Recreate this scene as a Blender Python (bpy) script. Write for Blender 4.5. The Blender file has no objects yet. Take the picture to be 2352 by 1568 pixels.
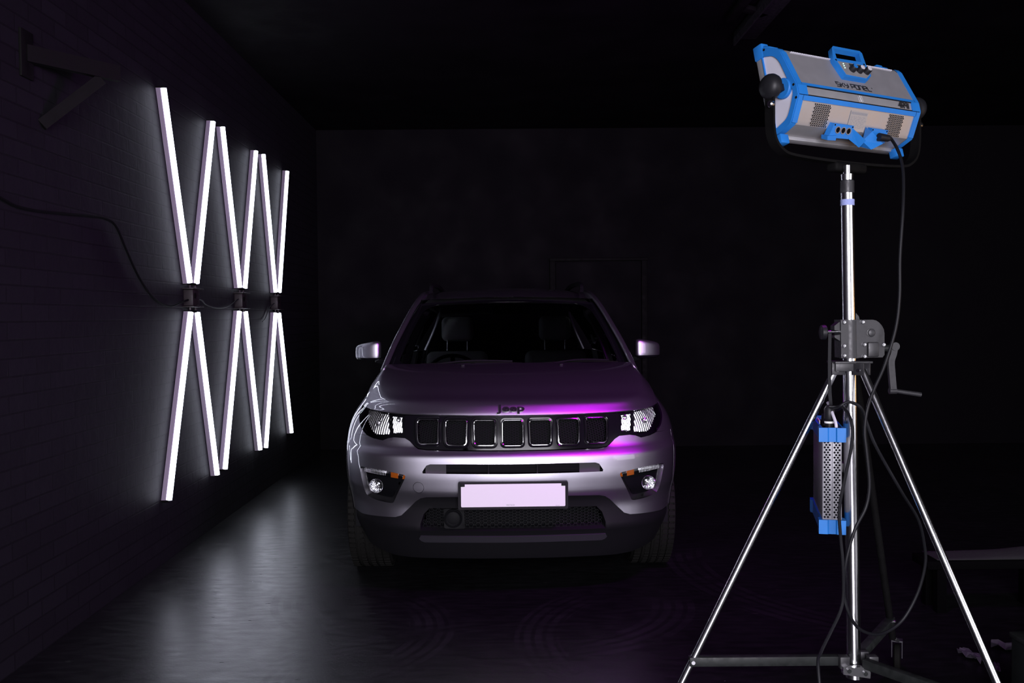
import bpy, bmesh, math, random
import numpy as np
from mathutils import Vector, Matrix
from mathutils.geometry import delaunay_2d_cdt

random.seed(7)
SC = bpy.context.scene
COL = SC.collection
R = math.radians

# ------------------------------------------------------------------ camera
FPX = 2100.0                                   # focal length in pixels of the 2352 px wide frame
CAM_H = 1.43
cam_d = bpy.data.cameras.new('camera')
cam_d.sensor_width = 36.0
cam_d.lens = FPX / 2352.0 * 36.0
cam_d.clip_start = 0.05
cam = bpy.data.objects.new('camera', cam_d)
COL.objects.link(cam)
CAM_M = (Matrix.Rotation(R(-0.464), 3, 'Z') @ Matrix.Rotation(R(90 - 1.58), 3, 'X')
         @ Matrix.Rotation(R(-0.5), 3, 'Z'))
CAM_P = Vector((0, 0, CAM_H))
cam.matrix_world = Matrix.Translation(CAM_P) @ CAM_M.to_4x4()
SC.camera = cam

# ------------------------------------------------------------------ world, lights, exposure
W = bpy.data.worlds.new('world')
SC.world = W
W.use_nodes = True
W.node_tree.nodes['Background'].inputs[0].default_value = (0.30, 0.20, 0.45, 1)
W.node_tree.nodes['Background'].inputs[1].default_value = 0.006
SC.view_settings.view_transform = 'Standard'
SC.view_settings.look = 'None'
SC.view_settings.gamma = 1.0
SC.view_settings.use_curve_mapping = False
SC.view_settings.exposure = 0.0


def area_light(name, loc, target, sx, sy, power, col, spread=180):
    l = bpy.data.lights.new(name, 'AREA')
    l.shape = 'RECTANGLE'
    l.size, l.size_y = sx, sy
    l.energy = power
    l.color = col
    l.spread = R(spread)
    o = bpy.data.objects.new(name, l)
    COL.objects.link(o)
    o.location = loc
    d = Vector(target) - Vector(loc)
    o.rotation_euler = d.to_track_quat('-Z', 'Y').to_euler()
    return o


# the open entrance behind the photographer
area_light('entrance_daylight', (0.40, -2.5, 1.8), (0.4, 4.0, 1.1), 2.8, 2.4, 560, (0.94, 0.90, 1.0))
# soft light added right of the photographer to widen highlights on the stand
area_light('added_right_light', (5.0, -0.4, 1.6), (1.4, 3.2, 1.3), 3.6, 2.4, 75, (0.95, 0.93, 1.0))
# a warm work lamp standing to the right of the stand, outside the frame
area_light('warm_work_lamp', (3.6, 2.9, 1.25), (1.45, 3.4, 2.05), 0.3, 0.7, 0.65, (1.0, 0.55, 0.22), 70)


# ------------------------------------------------------------------ materials
def mat(name, col, rough=0.5, metal=0.0, spec=0.5, coat=0.0, coat_r=0.03, bump=None, emit=None, es=0.0,
        noise=None, aniso=0.0):
    """Principled material. noise=(scale, amount) mottles colour and roughness; bump=(scale, strength)."""
    m = bpy.data.materials.new(name)
    m.use_nodes = True
    nt = m.node_tree
    p = nt.nodes['Principled BSDF']
    p.inputs['Base Color'].default_value = (*col, 1)
    p.inputs['Roughness'].default_value = rough
    p.inputs['Metallic'].default_value = metal
    p.inputs['Specular IOR Level'].default_value = spec
    p.inputs['Coat Weight'].default_value = coat
    p.inputs['Coat Roughness'].default_value = coat_r
    if emit:
        p.inputs['Emission Color'].default_value = (*emit, 1)
        p.inputs['Emission Strength'].default_value = es
    if noise or bump:
        tc = nt.nodes.new('ShaderNodeTexCoord')
    if noise:
        n = nt.nodes.new('ShaderNodeTexNoise')
        n.inputs['Scale'].default_value = noise[0]
        n.inputs['Detail'].default_value = 5
        nt.links.new(tc.outputs['Object'], n.inputs['Vector'])
        mr = nt.nodes.new('ShaderNodeMapRange')
        mr.inputs[3].default_value = max(0.02, rough - noise[1])
        mr.inputs[4].default_value = min(1, rough + noise[1])
        nt.links.new(n.outputs[0], mr.inputs[0])
        nt.links.new(mr.outputs[0], p.inputs['Roughness'])
        mx = nt.nodes.new('ShaderNodeMix')
        mx.data_type = 'RGBA'
        mx.inputs[6].default_value = (*[c * (1 - noise[1]) for c in col], 1)
        mx.inputs[7].default_value = (*[min(1, c * (1 + noise[1])) for c in col], 1)
        nt.links.new(n.outputs[0], mx.inputs[0])
        nt.links.new(mx.outputs[2], p.inputs['Base Color'])
    if bump:
        n2 = nt.nodes.new('ShaderNodeTexNoise')
        n2.inputs['Scale'].default_value = bump[0]
        n2.inputs['Detail'].default_value = 3
        nt.links.new(tc.outputs['Object'], n2.inputs['Vector'])
        b = nt.nodes.new('ShaderNodeBump')
        b.inputs['Strength'].default_value = bump[1]
        b.inputs['Distance'].default_value = 0.004
        nt.links.new(n2.outputs[0], b.inputs['Height'])
        nt.links.new(b.outputs[0], p.inputs['Normal'])
    return m


def glass_mat(name, tint, rough=0.0, ior=1.5):
    """thin pane: see-through with Fresnel reflection"""
    m = bpy.data.materials.new(name)
    m.use_nodes = True
    nt = m.node_tree
    nt.nodes.remove(nt.nodes['Principled BSDF'])
    tr = nt.nodes.new('ShaderNodeBsdfTransparent')
    tr.inputs[0].default_value = (*tint, 1)
    gl = nt.nodes.new('ShaderNodeBsdfGlossy')
    gl.inputs['Roughness'].default_value = rough
    fr = nt.nodes.new('ShaderNodeFresnel')
    fr.inputs[0].default_value = ior
    mx = nt.nodes.new('ShaderNodeMixShader')
    nt.links.new(fr.outputs[0], mx.inputs[0])
    nt.links.new(tr.outputs[0], mx.inputs[1])
    nt.links.new(gl.outputs[0], mx.inputs[2])
    nt.links.new(mx.outputs[0], nt.nodes['Material Output'].inputs[0])
    return m


def emit_mat(name, col, s):
    m = mat(name, (0.8, 0.8, 0.8), 0.4, emit=col, es=s)
    return m


M = {}


def paint_mat(name, col, rough):
    """metallic paint: soft flake layer under a sharp clear coat"""
    m = bpy.data.materials.new(name)
    m.use_nodes = True
    nt = m.node_tree
    nt.nodes.remove(nt.nodes['Principled BSDF'])
    g = nt.nodes.new('ShaderNodeBsdfAnisotropic')
    g.distribution = 'BECKMANN'
    g.inputs['Color'].default_value = (*col, 1)
    g.inputs['Roughness'].default_value = rough
    d = nt.nodes.new('ShaderNodeBsdfDiffuse')
    d.inputs[0].default_value = (*col, 1)
    a = nt.nodes.new('ShaderNodeMixShader')
    a.inputs[0].default_value = 0.055
    c = nt.nodes.new('ShaderNodeBsdfAnisotropic')
    c.distribution = 'GGX'
    c.inputs['Color'].default_value = (1, 1, 1, 1)
    c.inputs['Roughness'].default_value = 0.03
    f = nt.nodes.new('ShaderNodeFresnel')
    f.inputs[0].default_value = 1.62
    mx = nt.nodes.new('ShaderNodeMixShader')
    L = nt.links.new
    L(g.outputs[0], a.inputs[1])
    L(d.outputs[0], a.inputs[2])
    L(f.outputs[0], mx.inputs[0])
    L(a.outputs[0], mx.inputs[1])
    L(c.outputs[0], mx.inputs[2])
    L(mx.outputs[0], nt.nodes['Material Output'].inputs[0])
    return m


M['paint'] = paint_mat('silver_car_paint', (0.42, 0.405, 0.465), 0.50)
M['gloss_black'] = mat('gloss_black', (0.004, 0.004, 0.005), 0.14, spec=0.18)
M['badge_black'] = mat('badge_black', (0.012, 0.01, 0.014), 0.22, spec=0.6)
M['black_plastic'] = mat('black_grained_plastic', (0.0048, 0.0046, 0.0058), 0.55, spec=0.12, bump=(900, 0.15))
M['dark_inside'] = mat('dark_interior', (0.005, 0.005, 0.006), 0.85, spec=0.08)
M['mesh_black'] = mat('mesh_black', (0.004, 0.004, 0.005), 0.6, spec=0.08)
M['rubber'] = mat('tyre_rubber', (0.006, 0.0058, 0.0055), 0.8, spec=0.08, noise=(30, 0.15))
M['chrome'] = mat('chrome', (0.86, 0.86, 0.88), 0.07, 1.0)
M['reflector'] = mat('lamp_reflector', (0.92, 0.92, 0.94), 0.16, 1.0)
M['chrome_soft'] = mat('satin_chrome', (0.75, 0.75, 0.78), 0.2, 1.0)
M['skid_silver'] = mat('skid_silver', (0.03, 0.028, 0.036), 0.45, 0.4)
M['alloy'] = mat('alloy_wheel', (0.35, 0.35, 0.37), 0.3, 0.9)
M['plate_white'] = mat('plate_white', (0.60, 0.60, 0.60), 0.55, spec=0.3)
M['print_grey'] = mat('print_grey', (0.18, 0.18, 0.2), 0.6)
M['amber'] = mat('amber_plastic', (0.38, 0.085, 0.008), 0.15, 0.2, spec=0.6)
M['windscreen'] = glass_mat('windscreen_glass', (0.80, 0.83, 0.84))
M['side_glass'] = glass_mat('tinted_side_glass', (0.22, 0.23, 0.25))
M['lens'] = glass_mat('lamp_lens', (0.96, 0.97, 0.97))
M['seat_leather'] = mat('seat_leather', (0.42, 0.42, 0.41), 0.55, spec=0.4, noise=(40, 0.1))
M['trim_grey'] = mat('pillar_trim_cloth', (0.09, 0.085, 0.095), 0.8)
M['mirror'] = mat('mirror_glass', (0.8, 0.8, 0.82), 0.02, 1.0)
M['tube_glow'] = emit_mat('tube_diffuser', (0.80, 0.85, 1.0), 6.8)
M['tube_base'] = mat('tube_white_base', (0.22, 0.195, 0.24), 0.45)
M['blue'] = mat('blue_plastic', (0.014, 0.140, 0.44), 0.45, spec=0.22, noise=(18, 0.12))
M['alu'] = mat('brushed_aluminium', (0.36, 0.355, 0.37), 0.42, 0.55, noise=(25, 0.08))
M['alu_end'] = mat('silver_coated_sheet', (0.58, 0.57, 0.64), 0.5, 0.2, noise=(14, 0.06))
M['alu_dark'] = mat('darkened_aluminium', (0.23, 0.225, 0.245), 0.5, 0.4, noise=(25, 0.08))  # darkened aluminium, carries the painted shade of the lamp head's upper face
M['pole_chrome'] = mat('polished_steel_tube', (0.80, 0.80, 0.83), 0.17, 1.0, noise=(60, 0.03))
M['stand_black'] = mat('stand_black_casting', (0.020, 0.0195, 0.022), 0.45, spec=0.4, noise=(70, 0.25))
M['stand_grey'] = mat('stand_grey_enamel', (0.012, 0.0135, 0.0135), 0.5, 0.0, spec=0.25, noise=(40, 0.3))
M['cable'] = mat('black_cable', (0.007, 0.007, 0.009), 0.5, spec=0.15)
M['wall_cable'] = mat('matt_black_cable', (0.0025, 0.0025, 0.003), 0.7, spec=0.06)
M['knob_black'] = mat('knob_black_rubber', (0.009, 0.009, 0.011), 0.45, spec=0.22)
M['hole'] = mat('vent_hole_dark', (0.004, 0.004, 0.005), 0.9, spec=0.1)
M['white_print'] = mat('white_print', (0.7, 0.7, 0.7), 0.6)
M['black_print'] = mat('black_print', (0.012, 0.012, 0.014), 0.5)
M['tape_blue'] = mat('pale_blue_tape', (0.25, 0.29, 0.55), 0.7, bump=(300, 0.4))
M['silver_sticker'] = mat('silver_sticker', (0.75, 0.75, 0.8), 0.2, 0.7, noise=(220, 0.4))
M['label_grey'] = mat('label_film', (0.30, 0.28, 0.27), 0.5, 0.2)
M['led_green'] = emit_mat('green_led', (0.3, 1.0, 0.6), 3.0)
M['screen'] = mat('dark_screen', (0.03, 0.035, 0.035), 0.2)
M['grey_cable'] = mat('grey_cable', (0.50, 0.48, 0.56), 0.5)
M['panel_glow'] = emit_mat('magenta_diffuser', (0.62, 0.0, 0.85), 95.0)
M['painted_steel'] = mat('black_painted_steel', (0.0032, 0.003, 0.0032), 0.7, spec=0.07, noise=(20, 0.3))
M['rusty'] = mat('dark_rusty_steel', (0.012, 0.009, 0.010), 0.6, spec=0.3, noise=(30, 0.5))
M['black_cloth'] = mat('black_cloth', (0.0016, 0.0011, 0.0022), 0.9, bump=(80, 0.6))
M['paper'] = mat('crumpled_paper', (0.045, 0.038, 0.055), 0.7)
M['supply_sheet'] = mat('supply_grey_sheet', (0.20, 0.197, 0.215), 0.5, 0.2)
M['intake_grey'] = mat('intake_grey_plastic', (0.035, 0.034, 0.038), 0.6, spec=0.1)
M['bench_black'] = mat('bench_black_felt', (0.0012, 0.0011, 0.0013), 0.9, spec=0.02)
M['case_grey'] = mat('grey_flight_case', (0.008, 0.0095, 0.010), 0.8, spec=0.1, noise=(12, 0.2))


def brick_wall_mat():
    m = mat('black_painted_brick', (0.02, 0.02, 0.024), 0.6)
    nt = m.node_tree
    p = nt.nodes['Principled BSDF']
    tc = nt.nodes.new('ShaderNodeTexCoord')
    sx = nt.nodes.new('ShaderNodeSeparateXYZ')
    cx = nt.nodes.new('ShaderNodeCombineXYZ')
    nt.links.new(tc.outputs['Object'], sx.inputs[0])
    nt.links.new(sx.outputs[1], cx.inputs[0])
    nt.links.new(sx.outputs[2], cx.inputs[1])
    br = nt.nodes.new('ShaderNodeTexBrick')
    br.offset = 0.5
    br.inputs['Scale'].default_value = 1.0
    br.inputs['Brick Width'].default_value = 0.225
    br.inputs['Row Height'].default_value = 0.075
    br.inputs['Mortar Size'].default_value = 0.005
    br.inputs['Mortar Smooth'].default_value = 0.3
    br.inputs['Color1'].default_value = (0.0066, 0.0060, 0.0083, 1)
    br.inputs['Color2'].default_value = (0.0083, 0.0077, 0.0105, 1)
    br.inputs['Mortar'].default_value = (0.0046, 0.0042, 0.0057, 1)
    nt.links.new(cx.outputs[0], br.inputs['Vector'])
    nt.links.new(br.outputs['Color'], p.inputs['Base Color'])
    n = nt.nodes.new('ShaderNodeTexNoise')
    n.inputs['Scale'].default_value = 14
    n.inputs['Detail'].default_value = 6
    nt.links.new(tc.outputs['Object'], n.inputs['Vector'])
    inv = nt.nodes.new('ShaderNodeMath')
    inv.operation = 'MULTIPLY_ADD'
    inv.inputs[1].default_value = -1.0
    nt.links.new(br.outputs['Fac'], inv.inputs[0])
    nt.links.new(n.outputs[0], inv.inputs[2])
    b = nt.nodes.new('ShaderNodeBump')
    b.inputs['Strength'].default_value = 0.32
    b.inputs['Distance'].default_value = 0.008
    nt.links.new(inv.outputs[0], b.inputs['Height'])
    nt.links.new(b.outputs[0], p.inputs['Normal'])
    p.inputs['Specular IOR Level'].default_value = 0.15
    return m


def floor_mat():
    """worn black floor paint: mottled gloss, scuffs, curved tyre marks"""
    m = mat('worn_black_floor', (0.02, 0.02, 0.024), 0.4)
    nt = m.node_tree
    L = nt.links.new
    p = nt.nodes['Principled BSDF']
    tc = nt.nodes.new('ShaderNodeTexCoord')

    def math_(op, a, b=None, c=None):
        n = nt.nodes.new('ShaderNodeMath')
        n.operation = op
        for i, v in enumerate((a, b, c)):
            if v is None:
                continue
            if hasattr(v, 'links'):
                L(v, n.inputs[i])
            else:
                n.inputs[i].default_value = v
        return n.outputs[0]

    def noise_(scale, detail, stretch=None):
        n = nt.nodes.new('ShaderNodeTexNoise')
        n.inputs['Scale'].default_value = scale
        n.inputs['Detail'].default_value = detail
        if stretch:
            mp = nt.nodes.new('ShaderNodeMapping')
            mp.inputs['Scale'].default_value = stretch
            L(tc.outputs['Object'], mp.inputs[0])
            L(mp.outputs[0], n.inputs['Vector'])
        else:
            L(tc.outputs['Object'], n.inputs['Vector'])
        return n.outputs[0]

    def ramp(v, a, b, lo=0.0, hi=1.0):
        mr = nt.nodes.new('ShaderNodeMapRange')
        mr.inputs[1].default_value = a
        mr.inputs[2].default_value = b
        mr.inputs[3].default_value = lo
        mr.inputs[4].default_value = hi
        L(v, mr.inputs[0])
        return mr.outputs[0]

    sep = nt.nodes.new('ShaderNodeSeparateXYZ')
    L(tc.outputs['Object'], sep.inputs[0])
    X, Y = sep.outputs[0], sep.outputs[1]
    marks = None
    # tyre marks: (centre x, centre y, inner radius, outer radius, x0, x1, y0, y1) in floor metres
    for cx, cy, r0, r1, x0, x1, y0, y1 in (
            (0.95, 4.00, 0.72, 0.92, -0.4, 0.55, 2.9, 4.7), (-1.0, 4.15, 0.55, 0.76, -0.6, 0.2, 2.9, 4.7),
            (0.15, 4.55, 0.55, 0.78, 0.3, 1.2, 3.6, 4.6), (-0.35, 4.7, 0.6, 0.85, -1.5, -0.65, 3.2, 4.8),
            (-0.5, 3.55, 0.35, 0.55, -1.2, -0.5, 3.2, 4.1), (2.4, 5.2, 1.25, 1.5, 0.6, 1.6, 3.9, 5.6)):
        dx = math_('SUBTRACT', X, cx)
        dy = math_('SUBTRACT', Y, cy)
        r = math_('SQRT', math_('ADD', math_('MULTIPLY', dx, dx), math_('MULTIPLY', dy, dy)))
        ring = math_('MULTIPLY', math_('GREATER_THAN', r, r0), math_('LESS_THAN', r, r1))
        w = 2 * math.pi / ((r1 - r0) / 4.0)
        st = math_('GREATER_THAN', math_('SINE', math_('MULTIPLY', r, w)), -0.35)
        box = math_('MULTIPLY', ramp(X, x0, x0 + 0.15), ramp(X, x1, x1 - 0.15))
        box = math_('MULTIPLY', box, math_('MULTIPLY', ramp(Y, y0, y0 + 0.2), ramp(Y, y1, y1 - 0.2)))
        one = math_('MULTIPLY', math_('MULTIPLY', ring, st), box)
        marks = one if marks is None else math_('MAXIMUM', marks, one)
    marks = math_('MULTIPLY', marks, ramp(noise_(5, 4), 0.35, 0.6))
    blot = noise_(1.6, 8)
    scuff = noise_(9, 10, (1.0, 3.0, 1.0))
    fine = noise_(70, 6)
    chips = ramp(noise_(7, 8, (1.6, 5.0, 1.0)), 0.70, 0.73)            # dark chips and scrapes
    base = math_('ADD', ramp(blot, 0.3, 0.7, 0.003, 0.006), ramp(scuff, 0.4, 0.75, 0.0, 0.002))
    base = math_('ADD', base, math_('MULTIPLY', marks, 0.0035))
    base = math_('MULTIPLY', base, ramp(chips, 0, 1, 1.0, 0.35))
    specks = nt.nodes.new('ShaderNodeTexVoronoi')
    specks.inputs['Scale'].default_value = 9
    L(tc.outputs['Object'], specks.inputs['Vector'])
    dots = math_('LESS_THAN', specks.outputs['Distance'], 0.028)
    dots = math_('MULTIPLY', dots, math_('GREATER_THAN', fine, 0.58))
    base = math_('ADD', base, math_('MULTIPLY', dots, 0.22))
    cc = nt.nodes.new('ShaderNodeCombineColor')
    L(base, cc.inputs[0])
    L(math_('MULTIPLY', base, 0.97), cc.inputs[1])
    L(math_('MULTIPLY', base, 1.15), cc.inputs[2])
    L(cc.outputs[0], p.inputs['Base Color'])
    rough = math_('ADD', ramp(scuff, 0.3, 0.75, 0.29, 0.41), math_('MULTIPLY', marks, 0.035))
    rough = math_('ADD', rough, math_('MULTIPLY', chips, 0.3))
    L(rough, p.inputs['Roughness'])
    b = nt.nodes.new('ShaderNodeBump')
    b.inputs['Strength'].default_value = 0.12
    b.inputs['Distance'].default_value = 0.003
    L(math_('ADD', fine, scuff), b.inputs['Height'])
    L(b.outputs[0], p.inputs['Normal'])
    p.inputs['Specular IOR Level'].default_value = 0.40
    return m


M['brick'] = brick_wall_mat()
M['floor'] = floor_mat()
M['wall_black'] = mat('black_wall_paint', (0.0022, 0.0017, 0.0026), 0.8, spec=0.06, noise=(2.5, 0.35), bump=(20, 0.3))


# ------------------------------------------------------------------ object helpers
def rot_between(a, b):
    return Vector(a).rotation_difference(Vector(b)).to_matrix()


class MB:
    """collects geometry, builds ONE mesh object"""

    def __init__(self):
        self.v, self.f = [], []

    def add(self, vs, fs):
        o = len(self.v)
        self.v += [tuple(q) for q in vs]
        self.f += [tuple(i + o for i in f) for f in fs]
        return self

    def box(self, c, s, rot=None, bev=0.0, seg=2):
        bm = bmesh.new()
        bmesh.ops.create_cube(bm, size=1)
        bmesh.ops.scale(bm, vec=s, verts=bm.verts)
        if bev:
            bmesh.ops.bevel(bm, geom=list(bm.edges), offset=bev, segments=seg, profile=0.5, affect='EDGES')
        return self.bm(bm, c, rot)

    def bm(self, bm, c=(0, 0, 0), rot=None):
        bm.verts.index_update()
        c = Vector(c)
        vs = [(rot @ x.co if rot else x.co) + c for x in bm.verts]
        fs = [[x.index for x in f.verts] for f in bm.faces]
        bm.free()
        return self.add(vs, fs)

    def bar(self, p0, p1, w, h, up=(0, 0, 1), bev=0.0):
        p0, p1 = Vector(p0), Vector(p1)
        d = p1 - p0
        y = d.normalized()
        x = y.cross(Vector(up)).normalized()
        z = x.cross(y)
        rot = Matrix((x, y, z)).transposed()
        return self.box((p0 + p1) / 2, (w, d.length, h), rot, bev)

    def cyl(self, p0, p1, r0, r1=None, n=24, caps=True):
        r1 = r0 if r1 is None else r1
        return self.lathe([(r0, 0), (r1, (Vector(p1) - Vector(p0)).length)], p0, Vector(p1) - Vector(p0), n, caps)

    def lathe(self, prof, o, axis=(0, 0, 1), n=32, caps=True):
        rot = rot_between((0, 0, 1), axis)
        o = Vector(o)
        vs, fs = [], []
        for r, h in prof:
            for i in range(n):
                a = 2 * math.pi * i / n
                vs.append(o + rot @ Vector((r * math.cos(a), r * math.sin(a), h)))
        for k in range(len(prof) - 1):
            for i in range(n):
                j = (i + 1) % n
                fs.append((k * n + i, k * n + j, (k + 1) * n + j, (k + 1) * n + i))
        if caps:
            if prof[0][0] > 1e-5:
                fs.append(tuple(reversed(range(n))))
            if prof[-1][0] > 1e-5:
                fs.append(tuple(range((len(prof) - 1) * n, len(prof) * n)))
        return self.add(vs, fs)

    def sweep(self, path, r, n=10, closed=False, sec=None, caps=True, up=None):
        P = [Vector(q) for q in path]
        m = len(P)
        if sec is None:
            sec = [(r * math.cos(2 * math.pi * i / n), r * math.sin(2 * math.pi * i / n)) for i in range(n)]
        n = len(sec)
        T = []
        for i in range(m):
            a = P[(i - 1) % m] if (closed or i > 0) else P[i]
            b = P[(i + 1) % m] if (closed or i < m - 1) else P[i]
            T.append((b - a).normalized())
        ref = Vector(up) if up else (Vector((0, 0, 1)) if abs(T[0].z) < 0.9 else Vector((1, 0, 0)))
        x = (ref - T[0] * ref.dot(T[0])).normalized()
        vs, fs = [], []
        for i in range(m):
            if up:
                x = Vector(up)
            x = (x - T[i] * x.dot(T[i])).normalized()
            y = T[i].cross(x)
            for a, b in sec:
                vs.append(P[i] + x * a + y * b)
        for i in range(m if closed else m - 1):
            k = (i + 1) % m
            for j in range(n):
                l = (j + 1) % n
                fs.append((i * n + j, i * n + l, k * n + l, k * n + j))
        if caps and not closed:
            fs.append(tuple(reversed(range(n))))
            fs.append(tuple(range((m - 1) * n, m * n)))
        return self.add(vs, fs)

    def prism(self, poly, o, ux, uy, depth):
        """polygon in the plane (ux, uy) at o, pushed along ux x uy by depth"""
        o, ux, uy = Vector(o), Vector(ux), Vector(uy)
        nrm = ux.cross(uy).normalized() * depth
        n = len(poly)
        a = [o + ux * p[0] + uy * p[1] for p in poly]
        vs = a + [q + nrm for q in a]
        fs = [tuple(reversed(range(n))), tuple(range(n, 2 * n))]
        fs += [(i, (i + 1) % n, n + (i + 1) % n, n + i) for i in range(n)]
        return self.add(vs, fs)

    def grid(self, f, us, vs_, thick=None):
        pts = [Vector(f(u, v)) for v in vs_ for u in us]
        nu, nv = len(us), len(vs_)
        fs = [(j * nu + i, j * nu + i + 1, (j + 1) * nu + i + 1, (j + 1) * nu + i)
              for j in range(nv - 1) for i in range(nu - 1)]
        return self.add(pts, fs)

    def build(self, name, material, parent=None, smooth=True, sharp=35, fix=True):
        me = bpy.data.meshes.new(name)
        me.from_pydata(self.v, [], self.f)
        if fix:
            bm = bmesh.new()
            bm.from_mesh(me)
            bmesh.ops.recalc_face_normals(bm, faces=bm.faces)
            bm.to_mesh(me)
            bm.free()
        if smooth:
            me.polygons.foreach_set('use_smooth', [True] * len(me.polygons))
            me.set_sharp_from_angle(angle=R(sharp))
        me.materials.append(material)
        me.update()
        o = bpy.data.objects.new(name, me)
        COL.objects.link(o)
        if parent:
            o.parent = parent
            if parent.type == 'MESH':
                pass
        return o


def tag(o, label=None, cat=None, group=None, kind=None):
    if label:
        o['label'] = label
    if cat:
        o['category'] = cat
    if group:
        o['group'] = group
    if kind:
        o['kind'] = kind
    return o


def thing(name, loc, label, cat, group=None, rot=None):
    o = bpy.data.objects.new(name, None)
    o.empty_display_size = 0.1
    COL.objects.link(o)
    o.location = loc
    if rot is not None:
        o.rotation_euler = rot
    return tag(o, label, cat, group)


def spline(pts, n=8):
    """Catmull-Rom through points"""
    P = [Vector(p) for p in pts]
    out = []
    for i in range(len(P) - 1):
        p0 = P[max(i - 1, 0)]
        p1, p2 = P[i], P[i + 1]
        p3 = P[min(i + 2, len(P) - 1)]
        for k in range(n):
            t = k / n
            out.append(0.5 * ((2 * p1) + (p2 - p0) * t + (2 * p0 - 5 * p1 + 4 * p2 - p3) * t * t
                              + (3 * p1 - p0 - 3 * p2 + p3) * t ** 3))
    out.append(P[-1])
    return out


def text_mesh(s, bold=0.0):
    """flat letters of the built-in font as (verts, faces), baseline at 0, cap height about 0.7"""
    cu = bpy.data.curves.new('t', 'FONT')
    cu.body = s
    cu.offset = bold
    cu.resolution_u = 4
    ob = bpy.data.objects.new('t', cu)
    COL.objects.link(ob)
    dg = bpy.context.evaluated_depsgraph_get()
    me = ob.evaluated_get(dg).to_mesh()
    vs = [tuple(v.co) for v in me.vertices]
    fs = [tuple(p.vertices) for p in me.polygons]
    ob.evaluated_get(dg).to_mesh_clear()
    bpy.data.objects.remove(ob)
    bpy.data.curves.remove(cu)
    return vs, fs


def strokes_mesh(strokes, w):
    """flat lettering from polylines in the plane; returns verts (x, y), faces"""
    vs, fs = [], []
    for pl in strokes:
        n = len(pl)
        L_, R_ = [], []
        for i in range(n):
            p = Vector(pl[i])
            d0 = (p - Vector(pl[i - 1])).normalized() if i > 0 else None
            d1 = (Vector(pl[i + 1]) - p).normalized() if i < n - 1 else None
            d0 = d0 or d1
            d1 = d1 or d0
            n0 = Vector((-d0.y, d0.x))
            n1 = Vector((-d1.y, d1.x))
            m_ = (n0 + n1)
            m_ = m_.normalized() if m_.length > 1e-6 else n0
            k = w / 2 / max(0.35, m_.dot(n0))
            L_.append(p + m_ * k)
            R_.append(p - m_ * k)
        o = len(vs)
        vs += L_ + R_
        fs += [(o + i, o + n + i, o + n + i + 1, o + i + 1) for i in range(n - 1)]
    return vs, fs


def smooth01(x):
    x = min(1, max(0, x))
    return x * x * (3 - 2 * x)


def interp(tab, x):
    """monotone-ish cubic through (x, y) rows"""
    if x <= tab[0][0]:
        return tab[0][1]
    if x >= tab[-1][0]:
        return tab[-1][1]
    n = len(tab)
    for i in range(n - 1):
        if x <= tab[i + 1][0]:
            break
    x0, y0 = tab[i]
    x1, y1 = tab[i + 1]
    h = x1 - x0
    d = (y1 - y0) / h

    def slope(k):
        if k == 0:
            return (tab[1][1] - tab[0][1]) / (tab[1][0] - tab[0][0])
        if k == n - 1:
            return (tab[-1][1] - tab[-2][1]) / (tab[-1][0] - tab[-2][0])
        a = (tab[k][1] - tab[k - 1][1]) / (tab[k][0] - tab[k - 1][0])
        b = (tab[k + 1][1] - tab[k][1]) / (tab[k + 1][0] - tab[k][0])
        if a * b <= 0:
            return 0.0
        return 2 * a * b / (a + b)
    m0, m1 = slope(i), slope(i + 1)
    t = (x - x0) / h
    return (y0 * (1 + 2 * t) * (1 - t) ** 2 + h * m0 * t * (1 - t) ** 2
            + y1 * t * t * (3 - 2 * t) + h * m1 * t * t * (t - 1))


def inpoly(p, poly):
    x, y = p
    c = False
    j = len(poly) - 1
    for i in range(len(poly)):
        xi, yi = poly[i]
        xj, yj = poly[j]
        if (yi > y) != (yj > y) and x < (xj - xi) * (y - yi) / (yj - yi) + xi:
            c = not c
        j = i
    return c


def densify(poly, step, closed=True):
    out = []
    n = len(poly)
    for i in range(n if closed else n - 1):
        a = Vector(poly[i])
        b = Vector(poly[(i + 1) % n])
        k = max(1, int((b - a).length / step))
        for q in range(k):
            out.append(tuple(a.lerp(b, q / k)))
    return out


def round_poly(poly, r, n=5):
    """round polygon corners; r is one radius or a list"""
    out = []
    m = len(poly)
    for i in range(m):
        p = Vector(poly[i])
        a = Vector(poly[i - 1])
        b = Vector(poly[(i + 1) % m])
        rr = r[i] if isinstance(r, (list, tuple)) else r
        if rr <= 0:
            out.append(tuple(p))
            continue
        k = min(rr, (a - p).length * 0.48, (b - p).length * 0.48)
        q0 = p + (a - p).normalized() * k
        q1 = p + (b - p).normalized() * k
        for s in range(n + 1):
            t = s / n
            out.append(tuple(q0 * (1 - t) ** 2 + p * 2 * t * (1 - t) + q1 * t * t))
    return out


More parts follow.
